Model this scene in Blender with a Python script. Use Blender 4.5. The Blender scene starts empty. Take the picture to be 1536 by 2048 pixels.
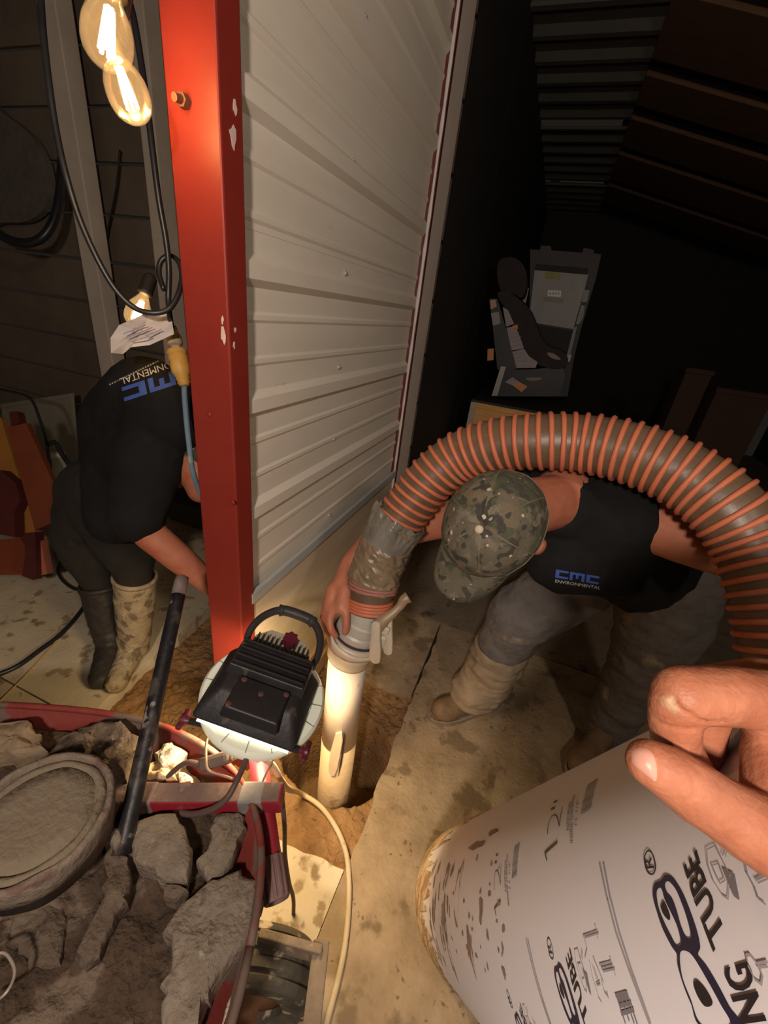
import bpy, bmesh, math, random
from mathutils import Vector, Matrix, noise
from mathutils.bvhtree import BVHTree

random.seed(7)
V = Vector
S = bpy.context.scene
COL = S.collection

# ------------------------------------------------------------------ camera
FPX, CX, CY, CAM_H = 832.0, 768.0, 1024.0, 1.5


def _cd(px, py):
    return V((px - CX, -(py - CY), -FPX)).normalized()


_down = _cd(545, 2725)
_w = _cd(1115, 662)
_up = -_down
_Y = (_w - _up * _w.dot(_up)).normalized()
_X = _Y.cross(_up)
ROT = Matrix((_X, _Y, _up))          # camera axes -> world axes
CAM = V((0, 0, CAM_H))
cam = bpy.data.cameras.new('camera')
cam.sensor_fit = 'HORIZONTAL'
cam.sensor_width = 36.0
cam.lens = FPX / 1536.0 * 36.0
cam.clip_start = 0.01
cam.clip_end = 60
co = bpy.data.objects.new('camera', cam)
COL.objects.link(co)
co.matrix_world = Matrix.Translation(CAM) @ ROT.to_4x4()
S.camera = co

# ------------------------------------------------------------------ world, lights, exposure
wd = bpy.data.worlds.new('night')
S.world = wd
wd.use_nodes = True
wd.node_tree.nodes['Background'].inputs[0].default_value = (0.6, 0.48, 0.38, 1)
wd.node_tree.nodes['Background'].inputs[1].default_value = 0.02
S.view_settings.view_transform = 'Standard'
S.view_settings.look = 'None'
S.view_settings.exposure = 0.0
S.view_settings.gamma = 1.0
S.view_settings.use_curve_mapping = False


def point_light(name, loc, watts, col, rad):
    l = bpy.data.lights.new(name, 'POINT')
    l.energy = watts
    l.color = col
    l.shadow_soft_size = rad
    o = bpy.data.objects.new(name, l)
    COL.objects.link(o)
    o.location = loc
    return o


# unseen lamp behind the photographer, its place estimated
point_light('lamp_behind_photographer', (0.0, -0.66, 1.82), 80.0, (1.0, 0.84, 0.71), 0.06)
point_light('added_fill_right', (1.05, -0.50, 2.45), 36.0, (1.0, 0.82, 0.66), 0.08)  # unseen fill light, added to brighten the bent man's far leg

# ------------------------------------------------------------------ helpers: picture point -> place


def ray(px, py):
    return ROT @ _cd(px, py)


def P(px, py, d):
    return CAM + ROT @ (V((px - CX, -(py - CY), -FPX)) * (d / FPX))


def onz(px, py, z=0.0):
    r = ray(px, py)
    return CAM + r * ((z - CAM_H) / r.z)


def onx(px, py, x):
    r = ray(px, py)
    return CAM + r * (x / r.x)


def ony(px, py, y):
    r = ray(px, py)
    return CAM + r * (y / r.y)


# ------------------------------------------------------------------ materials
_mats = {}


def M(name, col, col2=None, vs=6.0, rough=0.7, metal=0.0, bump=0.0, bs=40.0, spots=None, spots2=None, contrast=0.25,
      stretch=None, emit=None, spec=0.4, coat=0.0):
    """procedural material: two colours mixed by noise, optional spots = (colour, scale, threshold), fine bump"""
    if name in _mats:
        return _mats[name]
    m = bpy.data.materials.new(name)
    m.use_nodes = True
    nt = m.node_tree
    N, L = nt.nodes, nt.links
    b = N['Principled BSDF']
    b.inputs['Roughness'].default_value = rough
    b.inputs['Metallic'].default_value = metal
    b.inputs['Specular IOR Level'].default_value = spec
    b.inputs['Coat Weight'].default_value = coat
    tc = N.new('ShaderNodeTexCoord')
    mp = N.new('ShaderNodeMapping')
    L.new(tc.outputs['Object'], mp.inputs[0])
    if stretch:
        mp.inputs['Scale'].default_value = stretch
    c = (*col, 1)
    out = None
    if col2:
        n = N.new('ShaderNodeTexNoise')
        n.inputs['Scale'].default_value = vs
        n.inputs['Detail'].default_value = 6
        n.inputs['Roughness'].default_value = 0.65
        L.new(mp.outputs[0], n.inputs[0])
        r = N.new('ShaderNodeValToRGB')
        r.color_ramp.elements[0].position = 0.5 - contrast
        r.color_ramp.elements[0].color = c
        r.color_ramp.elements[1].position = 0.5 + contrast
        r.color_ramp.elements[1].color = (*col2, 1)
        L.new(n.outputs[0], r.inputs[0])
        out = r.outputs[0]
    for k, sp in enumerate((spots, spots2)):
        if not sp:
            continue
        sc, th = sp[1], sp[2]
        n = N.new('ShaderNodeTexNoise')
        n.inputs['Scale'].default_value = sc
        n.inputs['Detail'].default_value = sp[3] if len(sp) > 3 else 3
        n.noise_dimensions = '4D'
        n.inputs['W'].default_value = 3.3 + k * 5
        L.new(mp.outputs[0], n.inputs[0])
        r = N.new('ShaderNodeValToRGB')
        r.color_ramp.elements[0].position = th
        r.color_ramp.elements[0].color = (0, 0, 0, 1)
        r.color_ramp.elements[1].position = min(1, th + 0.06)
        r.color_ramp.elements[1].color = (1, 1, 1, 1)
        L.new(n.outputs[0], r.inputs[0])
        mx = N.new('ShaderNodeMix')
        mx.data_type = 'RGBA'
        L.new(r.outputs[0], mx.inputs[0])
        if out:
            L.new(out, mx.inputs[6])
        else:
            mx.inputs[6].default_value = c
        mx.inputs[7].default_value = (*sp[0], 1)
        out = mx.outputs[2]
    if out:
        L.new(out, b.inputs['Base Color'])
    else:
        b.inputs['Base Color'].default_value = c
    if bump:
        n = N.new('ShaderNodeTexNoise')
        n.inputs['Scale'].default_value = bs
        n.inputs['Detail'].default_value = 8
        L.new(mp.outputs[0], n.inputs[0])
        bp = N.new('ShaderNodeBump')
        bp.inputs['Strength'].default_value = min(1.0, bump)
        bp.inputs['Distance'].default_value = 0.01
        L.new(n.outputs[0], bp.inputs['Height'])
        L.new(bp.outputs[0], b.inputs['Normal'])
    if emit:
        b.inputs['Emission Color'].default_value = (*emit[0], 1)
        b.inputs['Emission Strength'].default_value = emit[1]
    _mats[name] = m
    return m


# ------------------------------------------------------------------ helpers: objects
ORG = {}


def wmesh(name, vf, mat, parent=None, smooth=False, origin=None):
    """one mesh object from world-space (verts, faces)"""
    vs, fs = vf
    vs = [V(v) for v in vs]
    if parent is None:
        if origin is None:
            lo = V((min(v[i] for v in vs) for i in range(3)))
            hi = V((max(v[i] for v in vs) for i in range(3)))
            origin = V(((lo.x + hi.x) / 2, (lo.y + hi.y) / 2, lo.z))
        org = V(origin)
    else:
        org = ORG[parent.name]
    me = bpy.data.meshes.new(name)
    me.from_pydata([v - org for v in vs], [], fs)
    me.update()
    bm = bmesh.new()
    bm.from_mesh(me)
    bmesh.ops.recalc_face_normals(bm, faces=bm.faces)
    bm.to_mesh(me)
    bm.free()
    if smooth:
        me.polygons.foreach_set('use_smooth', [True] * len(me.polygons))
    me.materials.append(mat)
    o = bpy.data.objects.new(name, me)
    COL.objects.link(o)
    if parent is None:
        o.location = org
    else:
        o.parent = parent
    ORG[o.name] = org
    return o


def tag(o, label=None, cat=None, group=None, kind=None):
    if label:
        o['label'] = label
    if cat:
        o['category'] = cat
    if group:
        o['group'] = group
    if kind:
        o['kind'] = kind
    return o


def thing(name, label, cat, loc, group=None, kind=None):
    o = bpy.data.objects.new(name, None)
    o.empty_display_size = 0.05
    COL.objects.link(o)
    o.location = loc
    ORG[o.name] = V(loc)
    return tag(o, label, cat, group, kind)


def autosmooth(o, ang=40):
    me = o.data
    me.polygons.foreach_set('use_smooth', [True] * len(me.polygons))
    me.set_sharp_from_angle(angle=math.radians(ang))
    return o


def merge(*vfs):
    vs, fs = [], []
    for v, f in vfs:
        k = len(vs)
        vs += list(v)
        fs += [tuple(i + k for i in q) for q in f]
    return vs, fs


def frame(axis, hint=V((0, 0, 1))):
    z = V(axis).normalized()
    if abs(z.dot(hint)) > 0.97:
        hint = V((1, 0, 0))
    x = hint.cross(z).normalized()
    return x, z.cross(x), z


def box(c, size, axes=None, bevel=0.0, seg=2):
    c = V(c)
    ax = axes or (V((1, 0, 0)), V((0, 1, 0)), V((0, 0, 1)))
    bm = bmesh.new()
    bmesh.ops.create_cube(bm, size=1.0)
    for v in bm.verts:
        v.co = V((v.co.x * size[0], v.co.y * size[1], v.co.z * size[2]))
    if bevel:
        bmesh.ops.bevel(bm, geom=list(bm.edges), offset=bevel, segments=seg, profile=0.5, affect='EDGES')
    vs = [c + ax[0] * v.co.x + ax[1] * v.co.y + ax[2] * v.co.z for v in bm.verts]
    bm.verts.index_update()
    fs = [tuple(v.index for v in f.verts) for f in bm.faces]
    bm.free()
    return vs, fs


def beam(a, b, w, h, up=V((0, 0, 1)), bevel=0.0):
    a, b = V(a), V(b)
    x, y, z = frame(b - a, up)
    return box((a + b) / 2, (w, h, (b - a).length), (x, y, z), bevel)


def spline(pts, n=8):
    pts = [V(p) for p in pts]
    q = [pts[0] * 2 - pts[1]] + pts + [pts[-1] * 2 - pts[-2]]
    out = []
    for i in range(1, len(q) - 2):
        a, b, c, d = q[i - 1:i + 3]
        for k in range(n):
            t = k / n
            out.append(0.5 * ((2 * b) + (c - a) * t + (2 * a - 5 * b + 4 * c - d) * t * t + (3 * b - a - 3 * c + d) * t ** 3))
    out.append(pts[-1])
    return out


def resample(pts, step):
    L = [0]
    for a, b in zip(pts, pts[1:]):
        L.append(L[-1] + (b - a).length)
    n = max(2, int(L[-1] / step))
    out, j = [], 0
    for k in range(n + 1):
        s = L[-1] * k / n
        while j < len(pts) - 2 and L[j + 1] < s:
            j += 1
        t = (s - L[j]) / max(1e-9, L[j + 1] - L[j])
        out.append(pts[j].lerp(pts[j + 1], t))
    return out


def frames(path):
    T = []
    for i in range(len(path)):
        a, b = path[max(0, i - 1)], path[min(len(path) - 1, i + 1)]
        T.append((b - a).normalized())
    x, y, _ = frame(T[0])
    out = []
    for t in T:
        x = (x - t * x.dot(t)).normalized()
        out.append((x, t.cross(x), t))
    return out


def sweep(path, rad, seg=10, caps=True):
    path = [V(p) for p in path]
    R = rad if isinstance(rad, (list, tuple)) else [rad] * len(path)
    vs, fs = [], []
    for p, r, (x, y, t) in zip(path, R, frames(path)):
        for k in range(seg):
            a = 2 * math.pi * k / seg
            vs.append(p + x * (r * math.cos(a)) + y * (r * math.sin(a)))
    for i in range(len(path) - 1):
        for k in range(seg):
            a, b = i * seg + k, i * seg + (k + 1) % seg
            fs.append((a, b, b + seg, a + seg))
    if caps:
        fs.append(tuple(reversed(range(seg))))
        fs.append(tuple(range(len(vs) - seg, len(vs))))
    return vs, fs


def cyl(a, b, r, seg=20, r2=None):
    return sweep([V(a), V(b)], [r, r if r2 is None else r2], seg)


def lathe(o, axis, prof, seg=32, close=False, hint=V((0, 0, 1))):
    """prof = [(radius, height)]; revolved about axis through o"""
    x, y, z = frame(axis, hint)
    o = V(o)
    vs, fs = [], []
    for r, h in prof:
        for k in range(seg):
            a = 2 * math.pi * k / seg
            vs.append(o + z * h + (x * math.cos(a) + y * math.sin(a)) * r)
    n = len(prof)
    for i in range(n if close else n - 1):
        j = (i + 1) % n
        for k in range(seg):
            fs.append((i * seg + k, i * seg + (k + 1) % seg, j * seg + (k + 1) % seg, j * seg + k))
    if not close:
        fs.append(tuple(reversed(range(seg))))
        fs.append(tuple(range(len(vs) - seg, len(vs))))
    return vs, fs


def prism(poly, vec):
    n = len(poly)
    poly = [V(p) for p in poly]
    vs = poly + [p + V(vec) for p in poly]
    fs = [tuple(range(n)), tuple(reversed(range(n, 2 * n)))]
    fs += [(i, (i + 1) % n, (i + 1) % n + n, i + n) for i in range(n)]
    return vs, fs


def ball(c, r, seg=14, rings=9, axes=None):
    c = V(c)
    r = V(r) if not isinstance(r, (int, float)) else V((r, r, r))
    ax = axes or (V((1, 0, 0)), V((0, 1, 0)), V((0, 0, 1)))
    vs, fs = [c + ax[2] * r.z], []
    for i in range(1, rings):
        t = math.pi * i / rings
        for k in range(seg):
            a = 2 * math.pi * k / seg
            vs.append(c + ax[0] * (r.x * math.sin(t) * math.cos(a)) + ax[1] * (r.y * math.sin(t) * math.sin(a)) + ax[2] * (r.z * math.cos(t)))
    vs.append(c - ax[2] * r.z)
    for k in range(seg):
        fs.append((0, 1 + k, 1 + (k + 1) % seg))
        fs.append((len(vs) - 1, len(vs) - 1 - seg + (k + 1) % seg, len(vs) - 1 - seg + k))
    for i in range(rings - 2):
        for k in range(seg):
            a, b = 1 + i * seg + k, 1 + i * seg + (k + 1) % seg
            fs.append((a, a + seg, b + seg, b))
    return vs, fs


def capsule(a, ra, b, rb, seg=16):
    a, b = V(a), V(b)
    d = (b - a)
    if d.length < 1e-5:
        return ball(a, ra)
    x, y, z = frame(d)
    rows = []
    for i in range(0, 6):
        t = math.pi / 2 * i / 5
        rows.append((a - z * (ra * math.cos(t)), max(1e-4, ra * math.sin(t))))
    for i in range(0, 6):
        t = math.pi / 2 * i / 5
        rows.append((b + z * (rb * math.sin(t)), max(1e-4, rb * math.cos(t))))
    vs, fs = [], []
    for p, r in rows:
        for k in range(seg):
            an = 2 * math.pi * k / seg
            vs.append(p + (x * math.cos(an) + y * math.sin(an)) * r)
    for i in range(len(rows) - 1):
        for k in range(seg):
            q, w = i * seg + k, i * seg + (k + 1) % seg
            fs.append((q, w, w + seg, q + seg))
    fs.append(tuple(reversed(range(seg))))
    fs.append(tuple(range(len(vs) - seg, len(vs))))
    return vs, fs


def chain(pts):
    """capsule chain from [(point, radius), ...]"""
    return merge(*[capsule(a[0], a[1], b[0], b[1]) for a, b in zip(pts, pts[1:])])


def skinned(name, vf, mat, parent, voxel=0.008, smooth=6, wob=0.0, wobs=12.0, stretch=(1, 1, 1)):
    """union of closed shapes as one continuous smooth surface"""
    o = wmesh(name + '_raw', vf, mat, None, origin=(0, 0, 0))
    o.location = (0, 0, 0)
    md = o.modifiers.new('r', 'REMESH')
    md.mode = 'VOXEL'
    md.voxel_size = voxel
    md.use_smooth_shade = True
    sm = o.modifiers.new('s', 'SMOOTH')
    sm.iterations = smooth
    sm.factor = 0.5
    dg = bpy.context.evaluated_depsgraph_get()
    me = bpy.data.meshes.new_from_object(o.evaluated_get(dg))
    vs = [v.co.copy() for v in me.vertices]
    if wob:
        for i, v in enumerate(me.vertices):
            q = V((v.co.x * stretch[0], v.co.y * stretch[1], v.co.z * stretch[2])) * wobs
            k = noise.noise(q) + 0.5 * noise.noise(q * 2.3 + V((5, 1, 2)))
            vs[i] = v.co + v.normal * (wob * k)
    fs = [tuple(p.vertices) for p in me.polygons]
    old = o.data
    bpy.data.objects.remove(o)
    bpy.data.meshes.remove(old)
    bpy.data.meshes.remove(me)
    return wmesh(name, (vs, fs), mat, parent, smooth=True)


def rock(outline, z, th, mat, name, label, group, parent=None, rough=0.008, seed=0, tilt=0.0):
    """broken slab: irregular outline (world xy), real thickness, uneven faces"""
    n = len(outline)
    pts = []
    for i in range(n):
        a, b = V(outline[i]), V(outline[(i + 1) % n])
        m = max(1, int((b - a).length / 0.012))
        for k in range(m):
            p = a.lerp(b, k / m)
            pts.append(p + V((random.uniform(-1, 1), random.uniform(-1, 1), 0)) * 0.0035 + V((noise.noise(p * 50), noise.noise(p * 50 + V((7, 0, 0))), 0)) * 0.012)
    c = sum(pts, V()) / len(pts)
    rings = [(1.0, -th, 0.95), (1.0, -th * 0.5, 1.0), (1, -0.012, 1.01), (1, -0.004, 0.975), (1, 0.0, 0.92), (1, 0.001, 0.82), (1, 0.002, 0.70), (1, 0.003, 0.56), (1, 0.003, 0.42), (1, 0.003, 0.27), (1, 0.003, 0.13)]
    vs, fs = [], []
    k = len(pts)
    for _, h, s in rings:
        for p in pts:
            q = c + (p - c) * s
            q.z = z + h + tilt * (q.x - c.x)
            d = noise.noise(q * 22 + V((seed, 0, 0))) + 0.7 * noise.noise(q * 55 + V((0, seed, 0))) + 0.45 * noise.noise(q * 120)
            q += V((0.3 * d, 0.3 * noise.noise(q * 30), d)) * rough
            vs.append(q)
    for i in range(len(rings) - 1):
        for j in range(k):
            fs.append((i * k + j, i * k + (j + 1) % k, (i + 1) * k + (j + 1) % k, (i + 1) * k + j))
    fs.append(tuple(reversed(range(k))))
    vs.append(c + V((0, 0, z - c.z + 0.006)))
    for j in range(k):
        fs.append(((len(rings) - 1) * k + j, (len(rings) - 1) * k + (j + 1) % k, len(vs) - 1))
    o = wmesh(name, (vs, fs), mat, parent)
    autosmooth(o, 50)
    if label:
        tag(o, label, 'rubble', group)
    return o


def flat_text(body, size=1.0, res=3, off=0.0):
    """text outline mesh in its own plane: (verts 2D, faces), width"""
    cu = bpy.data.curves.new('t', 'FONT')
    cu.body = body
    cu.size = size
    cu.resolution_u = res
    cu.fill_mode = 'BOTH'
    cu.offset = off
    o = bpy.data.objects.new('t', cu)
    COL.objects.link(o)
    dg = bpy.context.evaluated_depsgraph_get()
    me = bpy.data.meshes.new_from_object(o.evaluated_get(dg))
    vs = [(v.co.x, v.co.y) for v in me.vertices]
    fs = [tuple(p.vertices) for p in me.polygons]
    bpy.data.objects.remove(o)
    bpy.data.curves.remove(cu)
    bpy.data.meshes.remove(me)
    return vs, fs


def flat_shape(loops):
    """filled outline with holes (even-odd) in its own plane"""
    cu = bpy.data.curves.new('t', 'CURVE')
    cu.dimensions = '2D'
    cu.fill_mode = 'BOTH'
    for lp in loops:
        sp = cu.splines.new('POLY')
        sp.points.add(len(lp) - 1)
        for p, q in zip(sp.points, lp):
            p.co = (q[0], q[1], 0, 1)
        sp.use_cyclic_u = True
    o = bpy.data.objects.new('t', cu)
    COL.objects.link(o)
    dg = bpy.context.evaluated_depsgraph_get()
    me = bpy.data.meshes.new_from_object(o.evaluated_get(dg))
    vs = [(v.co.x, v.co.y) for v in me.vertices]
    fs = [tuple(p.vertices) for p in me.polygons]
    bpy.data.objects.remove(o)
    bpy.data.curves.remove(cu)
    bpy.data.meshes.remove(me)
    return vs, fs


def smooth_loop(pts, n=6):
    out = []
    k = len(pts)
    for i in range(k):
        a, b, c, d = [V((*pts[(i + j - 1) % k], 0)) for j in range(4)]
        for q in range(n):
            t = q / n
            p = 0.5 * ((2 * b) + (c - a) * t + (2 * a - 5 * b + 4 * c - d) * t * t + (3 * b - a - 3 * c + d) * t ** 3)
            out.append((p.x, p.y))
    return out


def slice2d(vf, step, axes=(0, 1)):
    """cut flat faces into strips so they can bend round a curved surface"""
    bm = bmesh.new()
    bv = [bm.verts.new((v[0], v[1], 0)) for v in vf[0]]
    for f in vf[1]:
        try:
            bm.faces.new([bv[i] for i in f])
        except ValueError:
            pass
    for ax in axes:
        lo = min(v.co[ax] for v in bm.verts)
        hi = max(v.co[ax] for v in bm.verts)
        n = int((hi - lo) / step)
        for k in range(1, n + 1):
            pc = V((0, 0, 0))
            pc[ax] = lo + k * step
            pn = V((0, 0, 0))
            pn[ax] = 1
            bmesh.ops.bisect_plane(bm, geom=bm.verts[:] + bm.edges[:] + bm.faces[:], plane_co=pc, plane_no=pn)
    bm.verts.index_update()
    vs = [(v.co.x, v.co.y) for v in bm.verts]
    fs = [tuple(v.index for v in f.verts) for f in bm.faces]
    bm.free()
    return vs, fs


def rects(rs):
    vs, fs = [], []
    for x0, y0, x1, y1 in rs:
        k = len(vs)
        vs += [(x0, y0), (x1, y0), (x1, y1), (x0, y1)]
        fs.append((k, k + 1, k + 2, k + 3))
    return vs, fs


def fit(vf, w=1.0, h=1.0):
    """scale a flat mesh to a w x h box at the origin"""
    xs = [v[0] for v in vf[0]]
    ys = [v[1] for v in vf[0]]
    x0, x1, y0, y1 = min(xs), max(xs), min(ys), max(ys)
    return [((v[0] - x0) / (x1 - x0) * w, (v[1] - y0) / (y1 - y0) * h) for v in vf[0]], vf[1]


def print_on(name, vf, p0, pu, pv, target, mat, parent, lift=0.002, step=0.04):
    """lay flat print on a curved body: picture corner p0, far end of the line pu, top of the first letter pv"""
    me = target.data
    org = ORG[target.name]
    bvh = BVHTree.FromPolygons([v.co + org for v in me.vertices], [tuple(p.vertices) for p in me.polygons])
    vf = slice2d(fit(vf), step)
    vs, hit = [], []
    for u, v in vf[0]:
        px = p0[0] + (pu[0] - p0[0]) * u + (pv[0] - p0[0]) * v
        py = p0[1] + (pu[1] - p0[1]) * u + (pv[1] - p0[1]) * v
        r = ray(px, py)
        h = bvh.ray_cast(CAM, r)
        hit.append(h[0] is not None)
        vs.append((h[0] if hit[-1] else ORG[target.name]) - r * lift)
    keep = [f for f in vf[1] if all(hit[i] for i in f)]
    used = sorted({i for f in keep for i in f})
    new = {i: k for k, i in enumerate(used)}
    return wmesh(name, ([vs[i] for i in used], [tuple(new[i] for i in f) for f in keep]), mat, parent)

# ================================================================== THE SETTING
WX = -0.63                      # plane of the metal-sided wall
concrete = M('concrete', (0.24, 0.17, 0.10), (0.41, 0.315, 0.21), 7.0, 0.85, bump=0.4, bs=70,
             spots=((0.17, 0.12, 0.072), 55, 0.62, 5), spots2=((0.19, 0.135, 0.08), 11, 0.57, 9), contrast=0.2)
concrete_pale = M('concrete_pale', (0.44, 0.36, 0.25), (0.62, 0.53, 0.39), 4.0, 0.85, bump=0.2, bs=60,  # paler, warmer floor concrete; work lamp light is put into its tone
                  spots=((0.24, 0.175, 0.09), 11, 0.60, 4), spots2=((0.30, 0.225, 0.13), 18, 0.60, 4))
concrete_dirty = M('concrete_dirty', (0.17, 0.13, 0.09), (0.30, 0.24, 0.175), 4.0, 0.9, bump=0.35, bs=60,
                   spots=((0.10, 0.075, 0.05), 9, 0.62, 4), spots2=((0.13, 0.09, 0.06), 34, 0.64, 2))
soil_m = M('soil', (0.17, 0.088, 0.036), (0.38, 0.225, 0.10), 12.0, 0.95, bump=1.0, bs=75, spots=((0.10, 0.055, 0.025), 40, 0.62, 4))

floor = thing('floor', None, None, (0, 0, -0.12), kind='structure')


def slab(poly, mat, jit=()):
    """cast slab piece with the cut edges listed in jit left rough"""
    pts = []
    n = len(poly)
    for i in range(n):
        a, b = V((*poly[i], 0)), V((*poly[(i + 1) % n], 0))
        if i in jit:
            m = max(2, int((b - a).length / 0.03))
            for k in range(m):
                p = a.lerp(b, k / m)
                if k:
                    p += V((noise.noise(p * 20), noise.noise(p * 20 + V((9, 0, 0))), 0)) * 0.012
                pts.append(p)
        else:
            pts.append(a)
    return wmesh('slab', prism(pts, (0, 0, -0.12)), mat, floor)


TX0, TX1, TY0, TY1 = -1.27, -0.175, 0.63, 1.31
slab([(TX1 - 0.001, -2), (4, -2), (4, 1.835), (TX1 - 0.0, 1.835), (TX1, TY1), (TX1 + 0.004, 0.65), (TX1 - 0.001, 0.60)], concrete, jit=(3, 4))
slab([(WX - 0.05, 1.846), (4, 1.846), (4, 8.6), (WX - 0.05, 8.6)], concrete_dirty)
slab([(WX, TY1), (TX1 - 0.01, TY1), (TX1 - 0.01, 1.835), (WX, 1.835)], concrete, jit=(0,))
slab([(-4.6, -2), (TX1 - 0.003, -2), (TX1 - 0.003, TY0 - 0.01), (-0.40, TY0 - 0.02), (TX0, TY0), (-4.6, TY0)], concrete_pale, jit=(2, 3))
slab([(-4.6, TY0 + 0.006), (TX0, TY0 + 0.006), (TX0 - 0.05, TY1), (TX0 - 0.05, 2.35), (-4.6, 2.35)], concrete_pale, jit=(1,))
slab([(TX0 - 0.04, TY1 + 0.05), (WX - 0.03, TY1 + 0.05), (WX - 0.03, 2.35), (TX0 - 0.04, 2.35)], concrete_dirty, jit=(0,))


# soil in the cut: heightfield with the pit round the pipe
def soil():
    nx, ny = 170, 116
    vs, fs = [], []
    for j in range(ny + 1):
        for i in range(nx + 1):
            x = TX0 - 0.08 + (TX1 - TX0 + 0.1) * i / nx
            y = TY0 - 0.04 + (TY1 - TY0 + 0.14) * j / ny
            z = -0.035 + 0.016 * noise.noise(V((x * 6, y * 6, 0))) + 0.012 * noise.noise(V((x * 22, y * 22, 3))) + 0.010 * noise.noise(V((x * 60, y * 60, 3)))
            d = math.hypot((x + 0.365) / 1.12, (y - 0.955)) + 0.02 * noise.noise(V((x * 11, y * 11, 7)))
            k = min(1, max(0, (0.195 - d) / 0.04))
            k = k * k * (3 - 2 * k)
            z -= 0.42 * k
            if x < WX - 0.05:
                z -= 0.03
            vs.append((x, y, z))
    for j in range(ny):
        for i in range(nx):
            a = j * (nx + 1) + i
            fs.append((a, a + 1, a + nx + 2, a + nx + 1))
    return vs, fs


so = wmesh('soil', soil(), soil_m, smooth=True)
tag(so, 'brown damp soil in the trench cut through the concrete floor', 'soil', kind='stuff')

# ---- metal-sided wall on the left
siding = M('siding', (0.70, 0.63, 0.53), (0.80, 0.74, 0.64), 2.5, 0.55, bump=0.03, bs=12, spec=0.3, spots=((0.22, 0.19, 0.16), 3.0, 0.66, 6),
           stretch=(1, 0.5, 3))
wl = thing('wall_left', None, None, (WX, 0.8, 0.68), kind='structure')
YA, YB = 0.80, 2.045


def rib_profile(z0, z1):
    pr = [(0, z0)]
    k0 = max(0, int((z0 - 0.6775) / 0.2875))
    k = k0
    while True:
        zr = 0.6775 + 0.2875 * k
        if zr - 0.2 > z1 or k > 12:
            break
        if zr - 0.035 > z0 and zr + 0.035 < z1:
            pr += [(0, zr - 0.032), (0.017, zr - 0.016), (0.017, zr + 0.016), (0, zr + 0.032)]
        for q in (0.10, 0.195):
            if zr + q - 0.02 > z0 and zr + q + 0.02 < z1:
                pr += [(0, zr + q - 0.012), (0.0045, zr + q - 0.005), (0.0045, zr + q + 0.005), (0, zr + q + 0.012)]
        k += 1
    pr.append((0, z1))
    return pr


def siding_panel(z0, z1, lift, y0=YA, y1=YB, mat=siding, parent=wl, x=WX):
    pr = rib_profile(z0, z1)
    vs, fs = [], []
    for y in (y0, y1):
        for t in (0.0, -0.0012):
            vs += [(x + lift + p[0] + t, y, p[1]) for p in pr]
    n = len(pr)
    for i in range(n - 1):
        fs.append((i, i + 1, 2 * n + i + 1, 2 * n + i))
        fs.append((n + i, n + i + 1, 3 * n + i + 1, 3 * n + i))
        fs.append((i, i + 1, n + i + 1, n + i))
        fs.append((2 * n + i, 2 * n + i + 1, 3 * n + i + 1, 3 * n + i))
    fs += [(0, n, 3 * n, 2 * n), (n - 1, 2 * n - 1, 4 * n - 1, 3 * n - 1)]
    return wmesh('siding_panel', (vs, fs), mat, parent)


siding_panel(0.690, 1.625, -0.018)
siding_panel(1.615, 2.490, -0.017)
siding_panel(2.480, 3.25, -0.016)
screw_m = M('screw_metal', (0.75, 0.72, 0.66), rough=0.35, metal=0.6)
sm = None
for px, py in ((690, 546), (677, 734), (667, 878), (705, 322), (658, 1030), (729, 34), (838, 712)):
    p = onx(px, py, WX - 0.017)
    vf = lathe(p, V((1, 0, 0)), [(0.008, 0), (0.008, 0.002), (0.005, 0.003), (0.005, 0.006), (0.003, 0.007)], 8)
    wmesh('screw', vf, screw_m, wl)
flash_m = M('flashing_metal', (0.42, 0.46, 0.47), (0.50, 0.53, 0.53), 5, 0.45, spec=0.4)
wmesh('flashing', box((WX + 0.006, (YA + YB) / 2, 0.705), (0.014, YB - YA, 0.034)), flash_m, wl)

ply = M('plywood', (0.56, 0.46, 0.32), (0.68, 0.58, 0.43), 3, 0.75, bump=0.1, bs=30, stretch=(1, 0.4, 5),
        spots=((0.30, 0.20, 0.10), 5, 0.66, 6))
wood_sill = M('sill_wood', (0.33, 0.19, 0.085), (0.55, 0.36, 0.18), 5, 0.8, bump=0.3, bs=40, stretch=(6, 0.6, 6))
bb = thing('baseboard_left', None, None, (WX, 0.8, 0), kind='structure')
wmesh('board', box((WX - 0.008, (YA + 2.0) / 2 + 0.01, 0.40), (0.018, 2.06 - YA, 0.58)), ply, bb)
wmesh('board', box((WX + 0.012, (YA + 2.04) / 2, 0.045), (0.040, 2.06 - YA, 0.085), bevel=0.004), wood_sill, bb)
wmesh('board', box((WX + 0.004, (YA + 2.04) / 2, 0.120), (0.028, 2.06 - YA, 0.055), bevel=0.003), wood_sill, bb)

# end post of the siding: dark red steel edge, caulk line, beige face
t1 = thing('trim_1', None, None, (WX, 2.1, 0), kind='structure')
wmesh('caulk', sweep(resample([V((WX + 0.004, 2.041, 0.55)), V((WX + 0.004, 2.041, 3.25))], 0.06),
                     [0.005 + 0.004 * random.random() for _ in range(46)], 6), M('caulk', (0.62, 0.60, 0.56), rough=0.6), t1)
wmesh('steel_edge', box((WX - 0.005, 2.056, 1.62), (0.034, 0.022, 3.24)), M('dark_red_steel', (0.11, 0.018, 0.022), rough=0.5), t1)
wmesh('face_board', box((WX - 0.020, 2.165, 1.62), (0.06, 0.196, 3.24), bevel=0.003),
      M('beige_trim', (0.76, 0.64, 0.56), (0.84, 0.74, 0.66), 4, 0.6), t1)
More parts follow.
